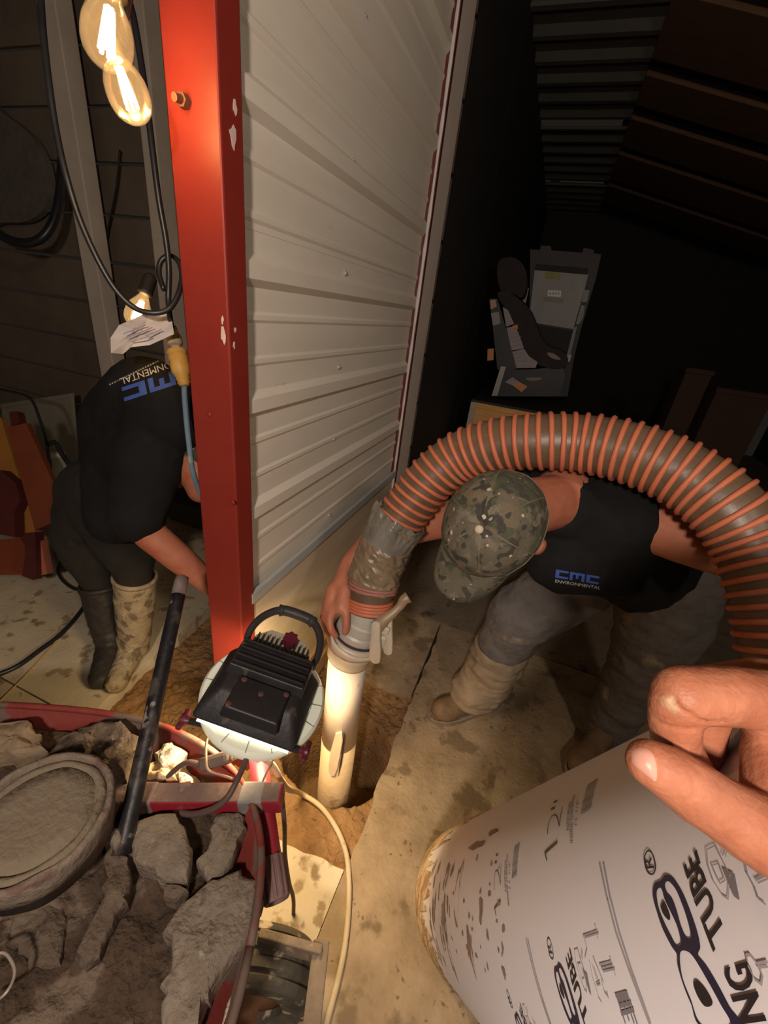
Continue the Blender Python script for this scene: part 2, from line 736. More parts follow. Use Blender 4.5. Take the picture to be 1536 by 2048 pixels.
# dark wall past the post
w2 = thing('wall_far_left', None, None, (WX, 2.3, 0), kind='structure')
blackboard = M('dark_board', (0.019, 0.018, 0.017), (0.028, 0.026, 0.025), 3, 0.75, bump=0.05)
y = 2.265
while y < 8.4:
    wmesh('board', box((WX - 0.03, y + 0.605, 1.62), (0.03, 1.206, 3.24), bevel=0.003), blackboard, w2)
    y += 1.21

# ---- wall behind the left-hand man: dark horizontal siding, pale posts
BY = 2.3
w3 = thing('wall_back', None, None, (-2.9, BY, 0), kind='structure')
dark_sid = M('dark_siding', (0.13, 0.10, 0.074), (0.21, 0.168, 0.128), 3, 0.85, bump=0.2, bs=25)
for k in range(15):
    z = 0.13 + 0.26 * k
    wmesh('plank', box((-2.63, BY + 0.02 + 0.006 * (k % 2), z), (4.0, 0.03, 0.245), bevel=0.006), dark_sid, w3)
post_m = M('pale_post', (0.60, 0.51, 0.42), (0.74, 0.65, 0.54), 5, 0.7, bump=0.1)
for i, (pa, pb, w) in enumerate((((128, 100), (195, 560), 0.13), ((298, 120), (330, 480), 0.10))):
    a, b = ony(*pa, 2.2), ony(*pb, 2.2)
    x = (a.x + b.x) / 2
    t = wmesh('trim_%d' % (i + 2), box((x, 2.2, 1.75), (w, 0.1, 3.5), bevel=0.006), post_m)
    t['kind'] = 'structure'
wmesh('wall_side', box((-4.65, 0.4, 1.7), (0.06, 4.0, 3.4)), dark_sid)['kind'] = 'structure'

# ---- roof: corrugated sheets on the left of the ridge, plank decking falling away to the right
cl = thing('ceiling', None, None, (0.1, 4, 3.2), kind='structure')
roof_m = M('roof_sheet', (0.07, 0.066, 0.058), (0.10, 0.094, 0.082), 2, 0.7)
RX = 0.115


def roof_sheet(y0, y1):
    vs, fs = [], []
    n = int((y1 - y0) / 0.05)
    for i in range(n + 1):
        yy = y0 + (y1 - y0) * i / n
        d = 0.035 if i % 6 in (0, 1) else 0.0
        vs += [(WX - 0.03, yy, 3.24 - d), (RX, yy, 3.24 - d), (RX, yy, 3.26 - d), (WX - 0.03, yy, 3.26 - d)]
    for i in range(n):
        a = 4 * i
        for k in range(4):
            fs.append((a + k, a + (k + 1) % 4, a + 4 + (k + 1) % 4, a + 4 + k))
    fs += [(0, 1, 2, 3), (4 * n, 4 * n + 1, 4 * n + 2, 4 * n + 3)]
    wmesh('roof_sheet', (vs, fs), roof_m, cl)


for y0, y1 in ((0.2, 1.85), (1.9, 3.45), (3.55, 5.2), (5.3, 7.0), (7.05, 8.6)):
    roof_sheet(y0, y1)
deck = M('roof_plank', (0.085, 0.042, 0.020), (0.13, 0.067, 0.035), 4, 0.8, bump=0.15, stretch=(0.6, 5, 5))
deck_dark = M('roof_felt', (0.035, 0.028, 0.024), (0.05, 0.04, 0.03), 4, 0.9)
sl = V((1, 0, -0.24)).normalized()
nrm = V((0.24, 0, 1)).normalized()
yy = 0.3
for w, g in ((0.55, 0.22), (0.6, 0.2), (0.62, 0.2), (0.6, 0.18), (0.62, 0.2), (0.45, 0.25), (0.62, 0.2), (0.8, 0.25), (0.8, 0.2)):
    c = V((RX, yy + w / 2, 3.19)) + sl * 1.8
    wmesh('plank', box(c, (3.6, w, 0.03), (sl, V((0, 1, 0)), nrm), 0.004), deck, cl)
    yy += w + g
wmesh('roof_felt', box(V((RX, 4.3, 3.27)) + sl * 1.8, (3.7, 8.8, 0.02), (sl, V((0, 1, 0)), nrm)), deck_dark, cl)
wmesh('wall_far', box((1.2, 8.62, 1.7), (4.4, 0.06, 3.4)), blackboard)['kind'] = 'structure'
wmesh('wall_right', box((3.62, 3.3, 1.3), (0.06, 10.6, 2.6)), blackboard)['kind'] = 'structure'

# ================================================================== RED POST
red = M('red_paint', (0.20, 0.020, 0.014), (0.26, 0.032, 0.021), 3, 0.42, spec=0.35, bump=0.05, bs=18,
        spots=((0.66, 0.48, 0.42), 14, 0.76, 5))
rust = M('rusty_steel', (0.16, 0.075, 0.04), (0.30, 0.15, 0.08), 30, 0.7, metal=0.4, bump=0.3)
pst = thing('steel_post', 'square red painted steel post with a rusty bolt, at the end of the siding', 'post', (-0.675, 0.781, -0.05))
wmesh('column', box((-0.6765, 0.781, 1.60), (0.113, 0.062, 3.3), bevel=0.004), red, pst)
b0 = ony(372, 205, 0.749)
wmesh('bolt', merge(cyl(b0, b0 - V((0, 0.012, 0)), 0.011, 6), cyl(b0 - V((0, 0.012, 0)), b0 - V((0, 0.026, 0.002)), 0.0065, 10)), rust, pst)
for q in ((419, 829), (466, 1005)):
    b1 = ony(*q, 0.749) if q[0] < 450 else onx(q[0], q[1], -0.619)
    wmesh('weld_bead', ball(b1, (0.006, 0.004, 0.006), 10, 6), red, pst)
paint_chip = M('bare_chip', (0.62, 0.45, 0.40), (0.75, 0.62, 0.58), 60, 0.6)
for px, py, w, h in ((466, 275, 8, 16), (470, 215, 5, 10), (447, 672, 6, 16), (470, 660, 3, 6), (468, 690, 3, 9), (445, 640, 3, 7)):
    x0 = -0.6199
    c = onx(px, py, x0) if px > 455 else ony(px, py, 0.7495)
    k = (c - CAM).length / FPX
    pts = []
    for i in range(9):
        a = i * 2 * math.pi / 9
        r = random.uniform(0.5, 1.1)
        du, dv = w * k * r * math.cos(a), h * k * r * math.sin(a)
        pts.append(c + (V((0.0, du, dv)) if px > 455 else V((du, 0, dv))))
    wmesh('paint_chip', prism(pts, (0.0009, 0, 0) if px > 455 else (0, -0.0009, 0)), paint_chip, pst)

# ================================================================== WHITE PIPE IN THE PIT
PX, PY = -0.325, 0.85
pvc = M('pvc', (0.74, 0.64, 0.55), (0.80, 0.72, 0.64), 6, 0.4, spots=((0.48, 0.34, 0.19), 14, 0.60, 7), bump=0.04, bs=50)
pvc_mud = M('pvc_mud', (0.46, 0.33, 0.19), (0.58, 0.45, 0.29), 9, 0.8, bump=0.3, bs=60, spots=((0.32, 0.20, 0.10), 14, 0.62, 5))
pipe = thing('drain_pipe', 'white plastic pipe standing upright in the muddy pit below the hose coupling', 'pipe', (PX, PY, -0.44))
wmesh('upper_length', lathe((PX, PY, 0), (0, 0, 1), [(0.052, 0.215), (0.0575, 0.215), (0.0575, 0.640), (0.052, 0.640)], 40, True), pvc, pipe, True)
wmesh('muddy_length', lathe((PX, PY, 0), (0, 0, 1), [(0.052, -0.44), (0.0582, -0.44), (0.0580, 0.214), (0.052, 0.214)], 40, True), pvc_mud, pipe, True)
# tongue cut in the pipe wall: raised round-ended strip beside a dark slot
tow = (V((CAM.x, CAM.y, 0)) - V((PX, PY, 0))).normalized()
sid = V((tow.y, -tow.x, 0)) * -1


def on_pipe(a, z, r):
    return V((PX, PY, z)) + (tow * math.cos(a) + sid * math.sin(a)) * r


vs, fs = [], []
tong = [(-0.1, 0.105), (-0.17, 0.125), (-0.19, 0.16), (-0.17, 0.23), (-0.08, 0.315), (0.08, 0.325), (0.12, 0.29), (0.09, 0.22), (0.06, 0.15), (0.0, 0.11)]
for r in (0.056, 0.0635):
    vs += [on_pipe(a * 1.9 - 0.05, z, r) for a, z in tong]
n = len(tong)
fs = [tuple(range(n, 2 * n)), tuple(reversed(range(n)))] + [(i, (i + 1) % n, (i + 1) % n + n, i + n) for i in range(n)]
wmesh('tongue', (vs, fs), M('pvc_clean', (0.70, 0.58, 0.43), (0.60, 0.47, 0.32), 12, 0.5), pipe)
slot = [(0.13, 0.32), (0.20, 0.30), (0.19, 0.24), (0.17, 0.16), (0.10, 0.10), (0.10, 0.15), (0.13, 0.22)]
vs = [on_pipe(a * 1.7, z, 0.0540) for a, z in slot] + [on_pipe(a * 1.7, z, 0.0590) for a, z in slot]
n = len(slot)
fs = [tuple(range(n, 2 * n)), tuple(reversed(range(n)))] + [(i, (i + 1) % n, (i + 1) % n + n, i + n) for i in range(n)]
wmesh('slot', (vs, fs), M('gap_shade', (0.06, 0.03, 0.03), rough=0.9), pipe)  # raised dark plate; the shade in the slot is its colour

# ================================================================== SUCTION HOSE with lever coupling and tape
hose_path_px = [(738, 1222, 1.145), (748, 1160, 1.135), (768, 1100, 1.115), (795, 1045, 1.095), (828, 1000, 1.075), (868, 952, 1.05),
                (922, 912, 1.02), (1000, 888, 0.97), (1080, 883, 0.93), (1160, 886, 0.90), (1240, 900, 0.86), (1320, 927, 0.82), (1395, 968, 0.785),
                (1455, 1020, 0.755), (1502, 1085, 0.735), (1533, 1160, 0.715), (1556, 1245, 0.70), (1575, 1340, 0.69), (1620, 1480, 0.68)]
hp = resample(spline([P(*q) for q in hose_path_px], 14), 0.006)
HR = 0.0595
rubber_br = M('hose_wall', (0.085, 0.054, 0.032), (0.15, 0.10, 0.062), 12, 0.42, bump=0.08, bs=60, spec=0.5)
coral = M('hose_rib', (0.47, 0.125, 0.062), (0.55, 0.175, 0.092), 14, 0.5, spec=0.4, spots=((0.42, 0.17, 0.10), 22, 0.62, 4))
hose = thing('suction_hose', 'thick brown suction hose with orange spiral rib, arching over the man in camouflage cap', 'hose', hp[0])
wmesh('hose_wall', sweep(hp, HR, 36, True), rubber_br, hose, True)
# spiral rib
fr = frames(hp)
cum = [0.0]
for a, b in zip(hp, hp[1:]):
    cum.append(cum[-1] + (b - a).length)


def hose_at(s):
    s = min(max(s, 0), cum[-1])
    i = min(len(cum) - 2, int(s / cum[-1] * (len(cum) - 1)))
    while i > 0 and cum[i] > s:
        i -= 1
    while i < len(cum) - 2 and cum[i + 1] < s:
        i += 1
    t = (s - cum[i]) / (cum[i + 1] - cum[i])
    p = hp[i].lerp(hp[i + 1], t)
    x = fr[i][0].lerp(fr[i + 1][0], t).normalized()
    y = fr[i][1].lerp(fr[i + 1][1], t).normalized()
    return p, x, y, fr[i][2]


def helix(s0, s1, pitch, r, rr, per=36):
    n = int((s1 - s0) / pitch * per)
    pts = []
    for k in range(n + 1):
        s = s0 + (s1 - s0) * k / n
        p, x, y, _ = hose_at(s)
        a = 2 * math.pi * k / per
        pts.append(p + (x * math.cos(a) + y * math.sin(a)) * r)
    return sweep(pts, rr, 6)


TAPE0, TAPE1 = 0.062, 0.265
wmesh('spiral_rib', helix(TAPE1 - 0.012, cum[-1], 0.0228, HR + 0.0010, 0.0056), coral, hose, True)
wmesh('hose_end_rib', helix(0.006, 0.036, 0.0085, HR + 0.0015, 0.0050), coral, hose, True)
dull = M('dull_rib', (0.30, 0.12, 0.10), (0.38, 0.17, 0.13), 14, 0.55)
wmesh('hose_end_rib', helix(0.066, 0.086, 0.0090, HR + 0.0065, 0.0046), dull, hose, True)
tape_m = M('muddy_tape', (0.13, 0.092, 0.055), (0.26, 0.195, 0.125), 22, 0.36, bump=0.35, bs=26, spec=0.5, spots=((0.09, 0.06, 0.04), 16, 0.62, 5))
vs, fs = [], []
n, seg = 90, 96
for i in range(n + 1):
    s = TAPE0 + (TAPE1 - TAPE0) * i / n
    p, x, y, t = hose_at(s)
    for k in range(seg):
        a = 2 * math.pi * k / seg
        w = noise.noise(V((math.cos(a) * 2.2, math.sin(a) * 2.2, s * 26))) * 0.0050 + (0.5 - abs(noise.noise(V((math.cos(a + s * 9) * 3.2, math.sin(a + s * 9) * 3.2, s * 45))))) * 0.012
        flare = 0.006 * max(0, (i - n * 0.72) / (n * 0.28))
        band = 0.0030 if 0.085 < s < 0.20 else 0.0
        r = HR + 0.0035 + w + band + flare
        vs.append(p + (x * math.cos(a) + y * math.sin(a)) * r)
for i in range(n):
    for k in range(seg):
        fs.append((i * seg + k, i * seg + (k + 1) % seg, (i + 1) * seg + (k + 1) % seg, (i + 1) * seg + k))
fs += [tuple(reversed(range(seg))), tuple(range(n * seg, (n + 1) * seg))]
tp = wmesh('tape_wrap', (vs, fs), tape_m, hose, True)
tag(tp, 'muddy crinkled tape wound over the hose joint')
film = M('plastic_film', (0.10, 0.092, 0.078), (0.26, 0.245, 0.21), 18, 0.22, bump=0.5, bs=16, spec=0.7)
vs, fs = [], []
n = 30
for i in range(n + 1):
    s = 0.195 + 0.075 * i / n
    p, x, y, t = hose_at(s)
    for k in range(seg):
        a = 2 * math.pi * k / seg
        w = (0.5 - abs(noise.noise(V((math.cos(a) * 4.5, math.sin(a) * 4.5, s * 14))))) * 0.030 - 0.004
        lim = 0.5 + 0.5 * noise.noise(V((math.cos(a) * 3, math.sin(a) * 3, 8)))
        vs.append(p + (x * math.cos(a) + y * math.sin(a)) * (HR + 0.0075 + w * i / n + 0.003) + t * (0.03 * lim * (i / n)))
for i in range(n):
    for k in range(seg):
        fs.append((i * seg + k, i * seg + (k + 1) % seg, (i + 1) * seg + (k + 1) % seg, (i + 1) * seg + k))
wmesh('plastic_sheet', (vs, fs), film, hose, True)
# coupling on the pipe end
gal = M('coupling_metal', (0.50, 0.44, 0.34), (0.62, 0.56, 0.45), 10, 0.5, metal=0.15, bump=0.1, spots=((0.34, 0.25, 0.15), 12, 0.64, 5))
galg = M('coupling_grey', (0.42, 0.41, 0.37), (0.56, 0.53, 0.47), 10, 0.45, metal=0.2, bump=0.08, spots=((0.33, 0.26, 0.17), 14, 0.64, 5))
cpl = thing('pipe_coupling', 'grey metal lever coupling joining the suction hose to the white pipe', 'coupling', (PX, PY, 0.60))
top, ctx = hp[4], (hp[6] - hp[0]).normalized()
ca = V((PX, PY, 0.575))
cax = (top - ca).normalized()
CL = (top - ca).length
wmesh('lower_collar', lathe(ca, cax, [(0.058, 0), (0.0625, 0), (0.0645, 0.01), (0.0645, 0.030), (0.066, 0.034), (0.066, 0.040), (0.0645, 0.044), (0.065, 0.062), (0.075, 0.074),
                                     (0.082, 0.082), (0.082, 0.090), (0.070, 0.094), (0.058, 0.094)], 44, True), gal, cpl, True)
autosmooth(wmesh('upper_sleeve', lathe(ca, cax, [(0.050, 0.085), (0.0655, 0.085), (0.0665, 0.10), (0.064, 0.115), (0.0595, 0.120), (0.0595, 0.142), (0.0625, 0.145), (0.0625, 0.152), (0.058, 0.156),
                                                (0.056, CL - 0.004), (0.049, CL - 0.004)], 44, True), galg, cpl), 30)
rb = M('rubber_seal', (0.05, 0.035, 0.055), rough=0.6)
wmesh('seal_ring', lathe(ca, cax, [(0.060, 0.093), (0.0715, 0.093), (0.0715, 0.0985), (0.060, 0.0985)], 44, True), rb, cpl)
# claw rim on the hand side, two hanging claws and the lever on the other
vt = (CAM - ca)
vt = (vt - cax * vt.dot(cax)).normalized()
sr = cax.cross(vt)
if sr.dot(V((1, 0, 0))) < 0:
    sr = -sr


def cp(a, h, r):
    return ca + cax * h + (vt * math.cos(a) + sr * math.sin(a)) * r


pts = spline([cp(-1.75, 0.152, 0.092), cp(-1.50, 0.140, 0.091), cp(-1.15, 0.108, 0.088), cp(-0.6, 0.084, 0.083), cp(0.0, 0.078, 0.081), cp(0.5, 0.080, 0.082), cp(0.95, 0.088, 0.086)], 8)
vs, fs = [], []
for i, p in enumerate(pts):
    k = i / (len(pts) - 1)
    hh = 0.010 + 0.012 * math.sin(math.pi * min(1, k * 1.2))
    o_ = (p - ca)
    o_ = (o_ - cax * o_.dot(cax)).normalized()
    vs += [p - cax * hh - o_ * 0.002, p - cax * hh + o_ * 0.005, p + cax * hh * 0.4 + o_ * 0.005, p + cax * hh * 0.4 - o_ * 0.002]
for i in range(len(pts) - 1):
    for k in range(4):
        fs.append((4 * i + k, 4 * i + (k + 1) % 4, 4 * i + 4 + (k + 1) % 4, 4 * i + 4 + k))
fs += [(0, 1, 2, 3), tuple(range(len(vs) - 4, len(vs)))]
wmesh('claw_rim', (vs, fs), gal, cpl, True)


def claw(c0, c1, w, parent, th=0.011):
    """hanging tongue: rounded plate"""
    ax = (c1 - c0).normalized()
    tan = (sr - ax * sr.dot(ax)).normalized()
    tan = (tan + (vt - ax * vt.dot(ax)) * 0.25).normalized()
    nn = ax.cross(tan).normalized()
    L = (c1 - c0).length
    ol = []
    for k in range(9):
        t = math.pi * k / 8
        ol.append((w * 0.72 * math.cos(t), -w * 0.72 * math.sin(t) * 0.6))
    left = [(-w * 0.78, L * 0.3), (-w * 1.0, L * 0.62)]
    end = [(-w * 1.0 * math.cos(math.pi * k / 10), L - w + w * math.sin(math.pi * k / 10)) for k in range(0, 11)]
    right = [(w * 1.0, L * 0.62), (w * 0.78, L * 0.3)]
    poly = ol + left + end + right
    bm = bmesh.new()
    v_, f_ = prism([c0 + tan * x + ax * y - nn * th / 2 for x, y in poly], nn * th)
    bv = [bm.verts.new(v) for v in v_]
    for f in f_:
        bm.faces.new([bv[i] for i in f])
    bmesh.ops.recalc_face_normals(bm, faces=bm.faces)
    bmesh.ops.bevel(bm, geom=[e for e in bm.edges if len(e.link_faces) == 2 and e.calc_face_angle(0) > 0.9], offset=th * 0.3, segments=2, profile=0.5, affect='EDGES')
    bm.verts.index_update()
    r = ([v.co.copy() for v in bm.verts], [tuple(v.index for v in f.verts) for f in bm.faces])
    bm.free()
    return autosmooth(wmesh('claw', r, gal, parent), 40)


claw(P(753, 1247, 1.082), P(750, 1326, 1.115), 0.0165, cpl)
claw(P(778, 1236, 1.095), P(776, 1309, 1.125), 0.0135, cpl)
wmesh('claw_bridge', box((P(753, 1262, 1.088) + P(778, 1256, 1.10)) / 2, (0.036, 0.012, 0.026), (sr, vt, cax), 0.004), gal, cpl)
lv = [P(752, 1256, 1.090), P(770, 1238, 1.085), P(786, 1226, 1.085), P(800, 1212, 1.085), P(808, 1200, 1.08), P(817, 1194, 1.08)]
lp = spline(lv, 6)
vs, fs = [], []
for i, (p, (x, y, t)) in enumerate(zip(lp, frames(lp))):
    k = i / (len(lp) - 1)
    vd = (CAM - p).normalized()
    w_ = t.cross(vd).normalized()
    n_ = w_.cross(t)
    hw = 0.019 - 0.009 * min(1, k * 2) + 0.005 * max(0, k - 0.5) * 2
    th = 0.007
    vs += [p + w_ * hw - n_ * th, p + w_ * hw + n_ * th * 0.4, p + n_ * th, p - w_ * hw + n_ * th * 0.4, p - w_ * hw - n_ * th]
for i in range(len(lp) - 1):
    for k in range(5):
        fs.append((5 * i + k, 5 * i + (k + 1) % 5, 5 * i + 5 + (k + 1) % 5, 5 * i + 5 + k))
fs += [tuple(range(5)), tuple(range(len(vs) - 5, len(vs)))]
wmesh('lever', (vs, fs), M('lever_metal', (0.24, 0.165, 0.10), (0.36, 0.27, 0.18), 12, 0.5, metal=0.2), cpl, True)
wmesh('pivot_lug', box(cp(0.95, 0.135, 0.078), (0.030, 0.030, 0.055), (cax.cross(vt).normalized(), vt, cax), 0.006), gal, cpl)
wmesh('lug', box(cp(-2.1, 0.16, 0.066), (0.028, 0.022, 0.06), (sr, vt, cax), 0.005), rb, cpl)
wmesh('lug', box(cp(1.9, 0.165, 0.066), (0.028, 0.022, 0.05), (sr, vt, cax), 0.005), rb, cpl)

# ================================================================== CONCRETE FORM TUBE (right, leaning towards the camera)
TS = 1.1
ta = V((0.07, -0.393, 0.917)).normalized()
tc0 = V((0.281, 0.054, 0.002))
tc0 = (tc0 - ta * tc0.dot(ta)) * TS
TR = 0.155 * TS
TT0, TT1 = -1.418 * TS, -0.125 * TS
te1 = ta.cross(V((0, 0, 1))).normalized()
te2 = ta.cross(te1)


def tube_pt(th, t, r=TR):
    return CAM + tc0 + ta * t + (te1 * math.cos(th) + te2 * math.sin(th)) * r


def tube_uv(px, py):
    d = ray(px, py)
    dp = d - ta * ta.dot(d)
    A, B, Q = dp.dot(dp), -2 * dp.dot(tc0), tc0.dot(tc0) - TR * TR
    D = max(0, B * B - 4 * A * Q)
    t = (-B - math.sqrt(D)) / (2 * A)
    p = d * t - tc0
    s = p.dot(ta)
    p = p - ta * s
    return math.atan2(p.dot(te2), p.dot(te1)), s


card = M('white_card', (0.80, 0.76, 0.80), (0.85, 0.82, 0.86), 2.0, 0.5, spec=0.3, spots=((0.60, 0.53, 0.46), 16, 0.70, 4))
muddy = M('tube_mud', (0.40, 0.24, 0.11), (0.68, 0.53, 0.36), 20, 0.85, bump=0.4, bs=50, stretch=(2.0, 2.0, 0.42), contrast=0.05)
tb0 = tube_pt(0, TT0, 0)
tube = thing('form_tube', 'white cardboard concrete form tube printed with black lettering, leaning under the close hand', 'tube', tb0)
n = 30
prof = [(TR - 0.006, TT0 + 0.03)] + [(TR, TT0 + 0.03 + (TT1 - TT0 - 0.03) * i / n) for i in range(n + 1)] + [(TR - 0.006, TT1)]
wmesh('tube_wall', lathe(CAM + tc0, ta, prof, 96, True), card, tube, True)
# frayed muddy bottom rim
vs, fs = [], []
seg = 160
rows = 24
for i in range(rows + 1):
    for k in range(seg):
        a = 2 * math.pi * k / seg
        ca_, sa_ = math.cos(a), math.sin(a)
        top_ = 0.27 + 0.22 * (noise.noise(V((ca_ * 6, sa_ * 6, 1))) + 0.8 * noise.noise(V((ca_ * 17, sa_ * 17, 4))) + 0.7 * noise.noise(V((ca_ * 40, sa_ * 40, 4))))
        top_ = max(0.03, top_)
        t = TT0 + (top_ + 0.012) * i / rows
        r = TR + 0.0012 + 0.0016 * noise.noise(V((ca_ * 20, sa_ * 20, i * 0.8))) + (0.001 if i < rows else -0.0008)
        vs.append(CAM + tc0 + ta * t + (te1 * ca_ + te2 * sa_) * r)
for i in range(rows + 1):
    pass
for k in range(seg):
    a = 2 * math.pi * k / seg
    vs.append(CAM + tc0 + ta * TT0 + (te1 * math.cos(a) + te2 * math.sin(a)) * (TR - 0.007))
for k in range(seg):
    a = 2 * math.pi * k / seg
    vs.append(CAM + tc0 + ta * (TT0 + 0.04) + (te1 * math.cos(a) + te2 * math.sin(a)) * (TR - 0.007))
for i in range(rows):
    for k in range(seg):
        fs.append((i * seg + k, i * seg + (k + 1) % seg, (i + 1) * seg + (k + 1) % seg, (i + 1) * seg + k))
b_ = (rows + 1) * seg
for k in range(seg):
    fs.append((k, (k + 1) % seg, b_ + (k + 1) % seg, b_ + k))
    fs.append((b_ + k, b_ + (k + 1) % seg, b_ + seg + (k + 1) % seg, b_ + seg + k))
tag(wmesh('frayed_rim', (vs, fs), muddy, tube, True), 'frayed brown muddy bottom rim')
# mud smears on the wall near the rim
random.seed(11)
th0, tt0 = tube_uv(905, 1800)
vs, fs = [], []
smears = [(915, 1778, 9, 44), (955, 1690, 20, 7), (905, 1740, 5, 16), (985, 1665, 14, 5), (940, 1900, 7, 26), (890, 1850, 6, 30), (962, 1822, 5, 16), (900, 1910, 7, 40)]
for _ in range(46):
    smears.append((random.uniform(880, 1010), random.uniform(1680, 1950), random.uniform(1, 3.2), random.uniform(1.5, 5)))
for _ in range(26):
    smears.append((random.uniform(860, 900), random.uniform(1730, 1930), random.uniform(2, 5), random.uniform(8, 26)))
sm_pieces = []
for px, py, w, h in smears:
    u0 = tube_uv(px, py)
    k = 0.9 / FPX * 1.0
    m = 10
    pts = []
    for i in range(m):
        a = 2 * math.pi * i / m
        r = random.uniform(0.45, 1.1)
        pts.append((u0[0] + h * k * 0.95 * r * math.sin(a) / TR, u0[1] + w * k * 2.6 * r * math.cos(a)))
    if min(p[1] for p in pts) < TT0 + 0.034:
        continue
    sm_pieces.append(([tube_pt(a, t, TR + 0.0006) for a, t in pts], [tuple(range(m))]))
ms = wmesh('mud_smear', merge(*sm_pieces), M('mud_brown', (0.27, 0.17, 0.10), (0.38, 0.26, 0.17), 30, 0.9), tube)
tag(ms, kind='stuff')

ink = M('ink_black', (0.022, 0.017, 0.022), rough=0.5)
ink_b = M('ink_blue', (0.020, 0.018, 0.05), rough=0.5)
ink_g = M('ink_grey', (0.23, 0.21, 0.23), rough=0.6)
ink_p = M('ink_pale', (0.40, 0.37, 0.40), rough=0.6)
ink_o = M('ink_olive', (0.12, 0.095, 0.05), rough=0.6)


def tube_print(name, vf, mat, dth=0.0, dt=0.0, lift=0.0003):
    """vf in (angle * radius, axial) metres on the tube"""
    vf = slice2d(vf, 0.006, (0,))
    pts = [(x / TR + dth, y + dt) for x, y in vf[0]]
    if min(p[1] for p in pts) < TT0 + 0.045:
        return None
    return wmesh(name, ([tube_pt(a, t, TR + lift) for a, t in pts], vf[1]), mat, tube)


def px_loops(loops, org, sc, step=8):
    """picture outlines -> outlines on the tube's own surface"""
    out = []
    for lp in loops:
        q = []
        for x, y in lp:
            a, t = tube_uv(org[0] + x * sc, org[1] + y * sc)
            q.append((a * TR, t))
        out.append(q)
    return flat_shape(out)


def tube_line(body, p0, p1, p2):
    """line of lettering: baseline from p0 to p1, p2 = top of the first letter (picture points on the tube)"""
    a0, a1, a2 = [V((tube_uv(*p)[0] * TR, tube_uv(*p)[1])) for p in (p0, p1, p2)]
    vs, fs = fit(body)
    eu = a1 - a0
    ev = a2 - a0
    ev = ev - eu * 0.0
    return [tuple(a0 + eu * u + ev * v) for u, v in vs], fs


def seg_lines(lines, w, org, sc):
    """thin drawn strokes given as picture polylines"""
    pcs = []
    for ln in lines:
        q = [V((tube_uv(org[0] + x * sc, org[1] + y * sc)[0] * TR, tube_uv(org[0] + x * sc, org[1] + y * sc)[1])) for x, y in ln]
        for a, b in zip(q, q[1:]):
            d = (b - a)
            if d.length < 1e-6:
                continue
            n_ = V((-d.y, d.x)).normalized() * (w / 2)
            e_ = d.normalized() * (w / 2)
            pcs.append(([tuple(a - e_ + n_), tuple(b + e_ + n_), tuple(b + e_ - n_), tuple(a - e_ - n_)], [(0, 1, 2, 3)]))
    return merge(*pcs)


O7, K7 = (1150, 1600), 386 / 1536
SH = (0.288, -0.144 * TS)
word = tube_line(flat_text('TUBE', off=0.022), (1455, 1868), (1395, 1699), (1428, 1905))
word2 = tube_line(flat_text('NG', off=0.022), (1536, 2042), (1500, 1922), (1480, 2050))
rmark_ring = px_loops([smooth_loop([(555, 455), (585, 398), (625, 430), (650, 520), (638, 585), (605, 598), (570, 560)]),
                       smooth_loop([(563, 460), (586, 412), (618, 437), (640, 520), (630, 575), (607, 585), (578, 552)])], O7, K7)
rmark_R = tube_line(flat_text('R'), (1150 + 636 * K7, 1600 + 540 * K7), (1150 + 610 * K7, 1600 + 452 * K7), (1150 + 575 * K7, 1600 + 550 * K7))
logo_loops = [
    smooth_loop([(720, 600), (690, 640), (640, 668), (625, 740), (642, 840), (700, 1020), (770, 1160), (818, 1235), (825, 1320), (870, 1480), (935, 1640), (1010, 1800),
                 (1320, 1800), (1240, 1650), (1150, 1480), (1060, 1330), (988, 1235), (1003, 1170), (980, 1050), (930, 900), (870, 750), (810, 650), (765, 605)]),
    smooth_loop([(655, 735), (682, 700), (704, 735), (722, 800), (770, 900), (820, 1010), (848, 1110), (845, 1150), (815, 1160), (780, 1100), (720, 980), (670, 850)]),
    smooth_loop([(722, 672), (752, 650), (810, 720), (862, 840), (900, 950), (928, 1060), (925, 1105), (890, 1090), (850, 1000), (815, 880), (782, 790), (740, 740)]),
    smooth_loop([(842, 1225), (890, 1203), (950, 1255), (1050, 1420), (1160, 1620), (1245, 1800), (1022, 1800), (925, 1580), (858, 1400)]),
]
logo = px_loops(logo_loops, O7, K7)
drops = px_loops([smooth_loop([(690, 850), (712, 806), (738, 850), (762, 920), (757, 958), (730, 940), (702, 900)])], O7, K7)
drop2 = px_loops([smooth_loop([(955, 1450), (985, 1440), (1050, 1510), (1100, 1600), (1085, 1642), (1035, 1640), (985, 1570), (957, 1500)])], O7, K7)

bars = []
x_ = 0.0
for k in range(26):
    w_ = random.choice([0.012, 0.012, 0.022, 0.03])
    bars.append((x_, 0, x_ + w_, 1))
    x_ += w_ + random.choice([0.012, 0.02, 0.026])
bar = tube_line(rects(bars), (1183, 1615), (1197, 1556), (1162, 1629))
fine1 = tube_line(flat_text('NOMINAL'), (1139, 1660), (1144, 1600), (1133, 1661))
fine2 = tube_line(flat_text('INSIDE DIAMETER'), (1147, 1686), (1152, 1588), (1141, 1687))
fine3 = tube_line(flat_text('11 1/2"'), (1155, 1650), (1160, 1596), (1149, 1652))
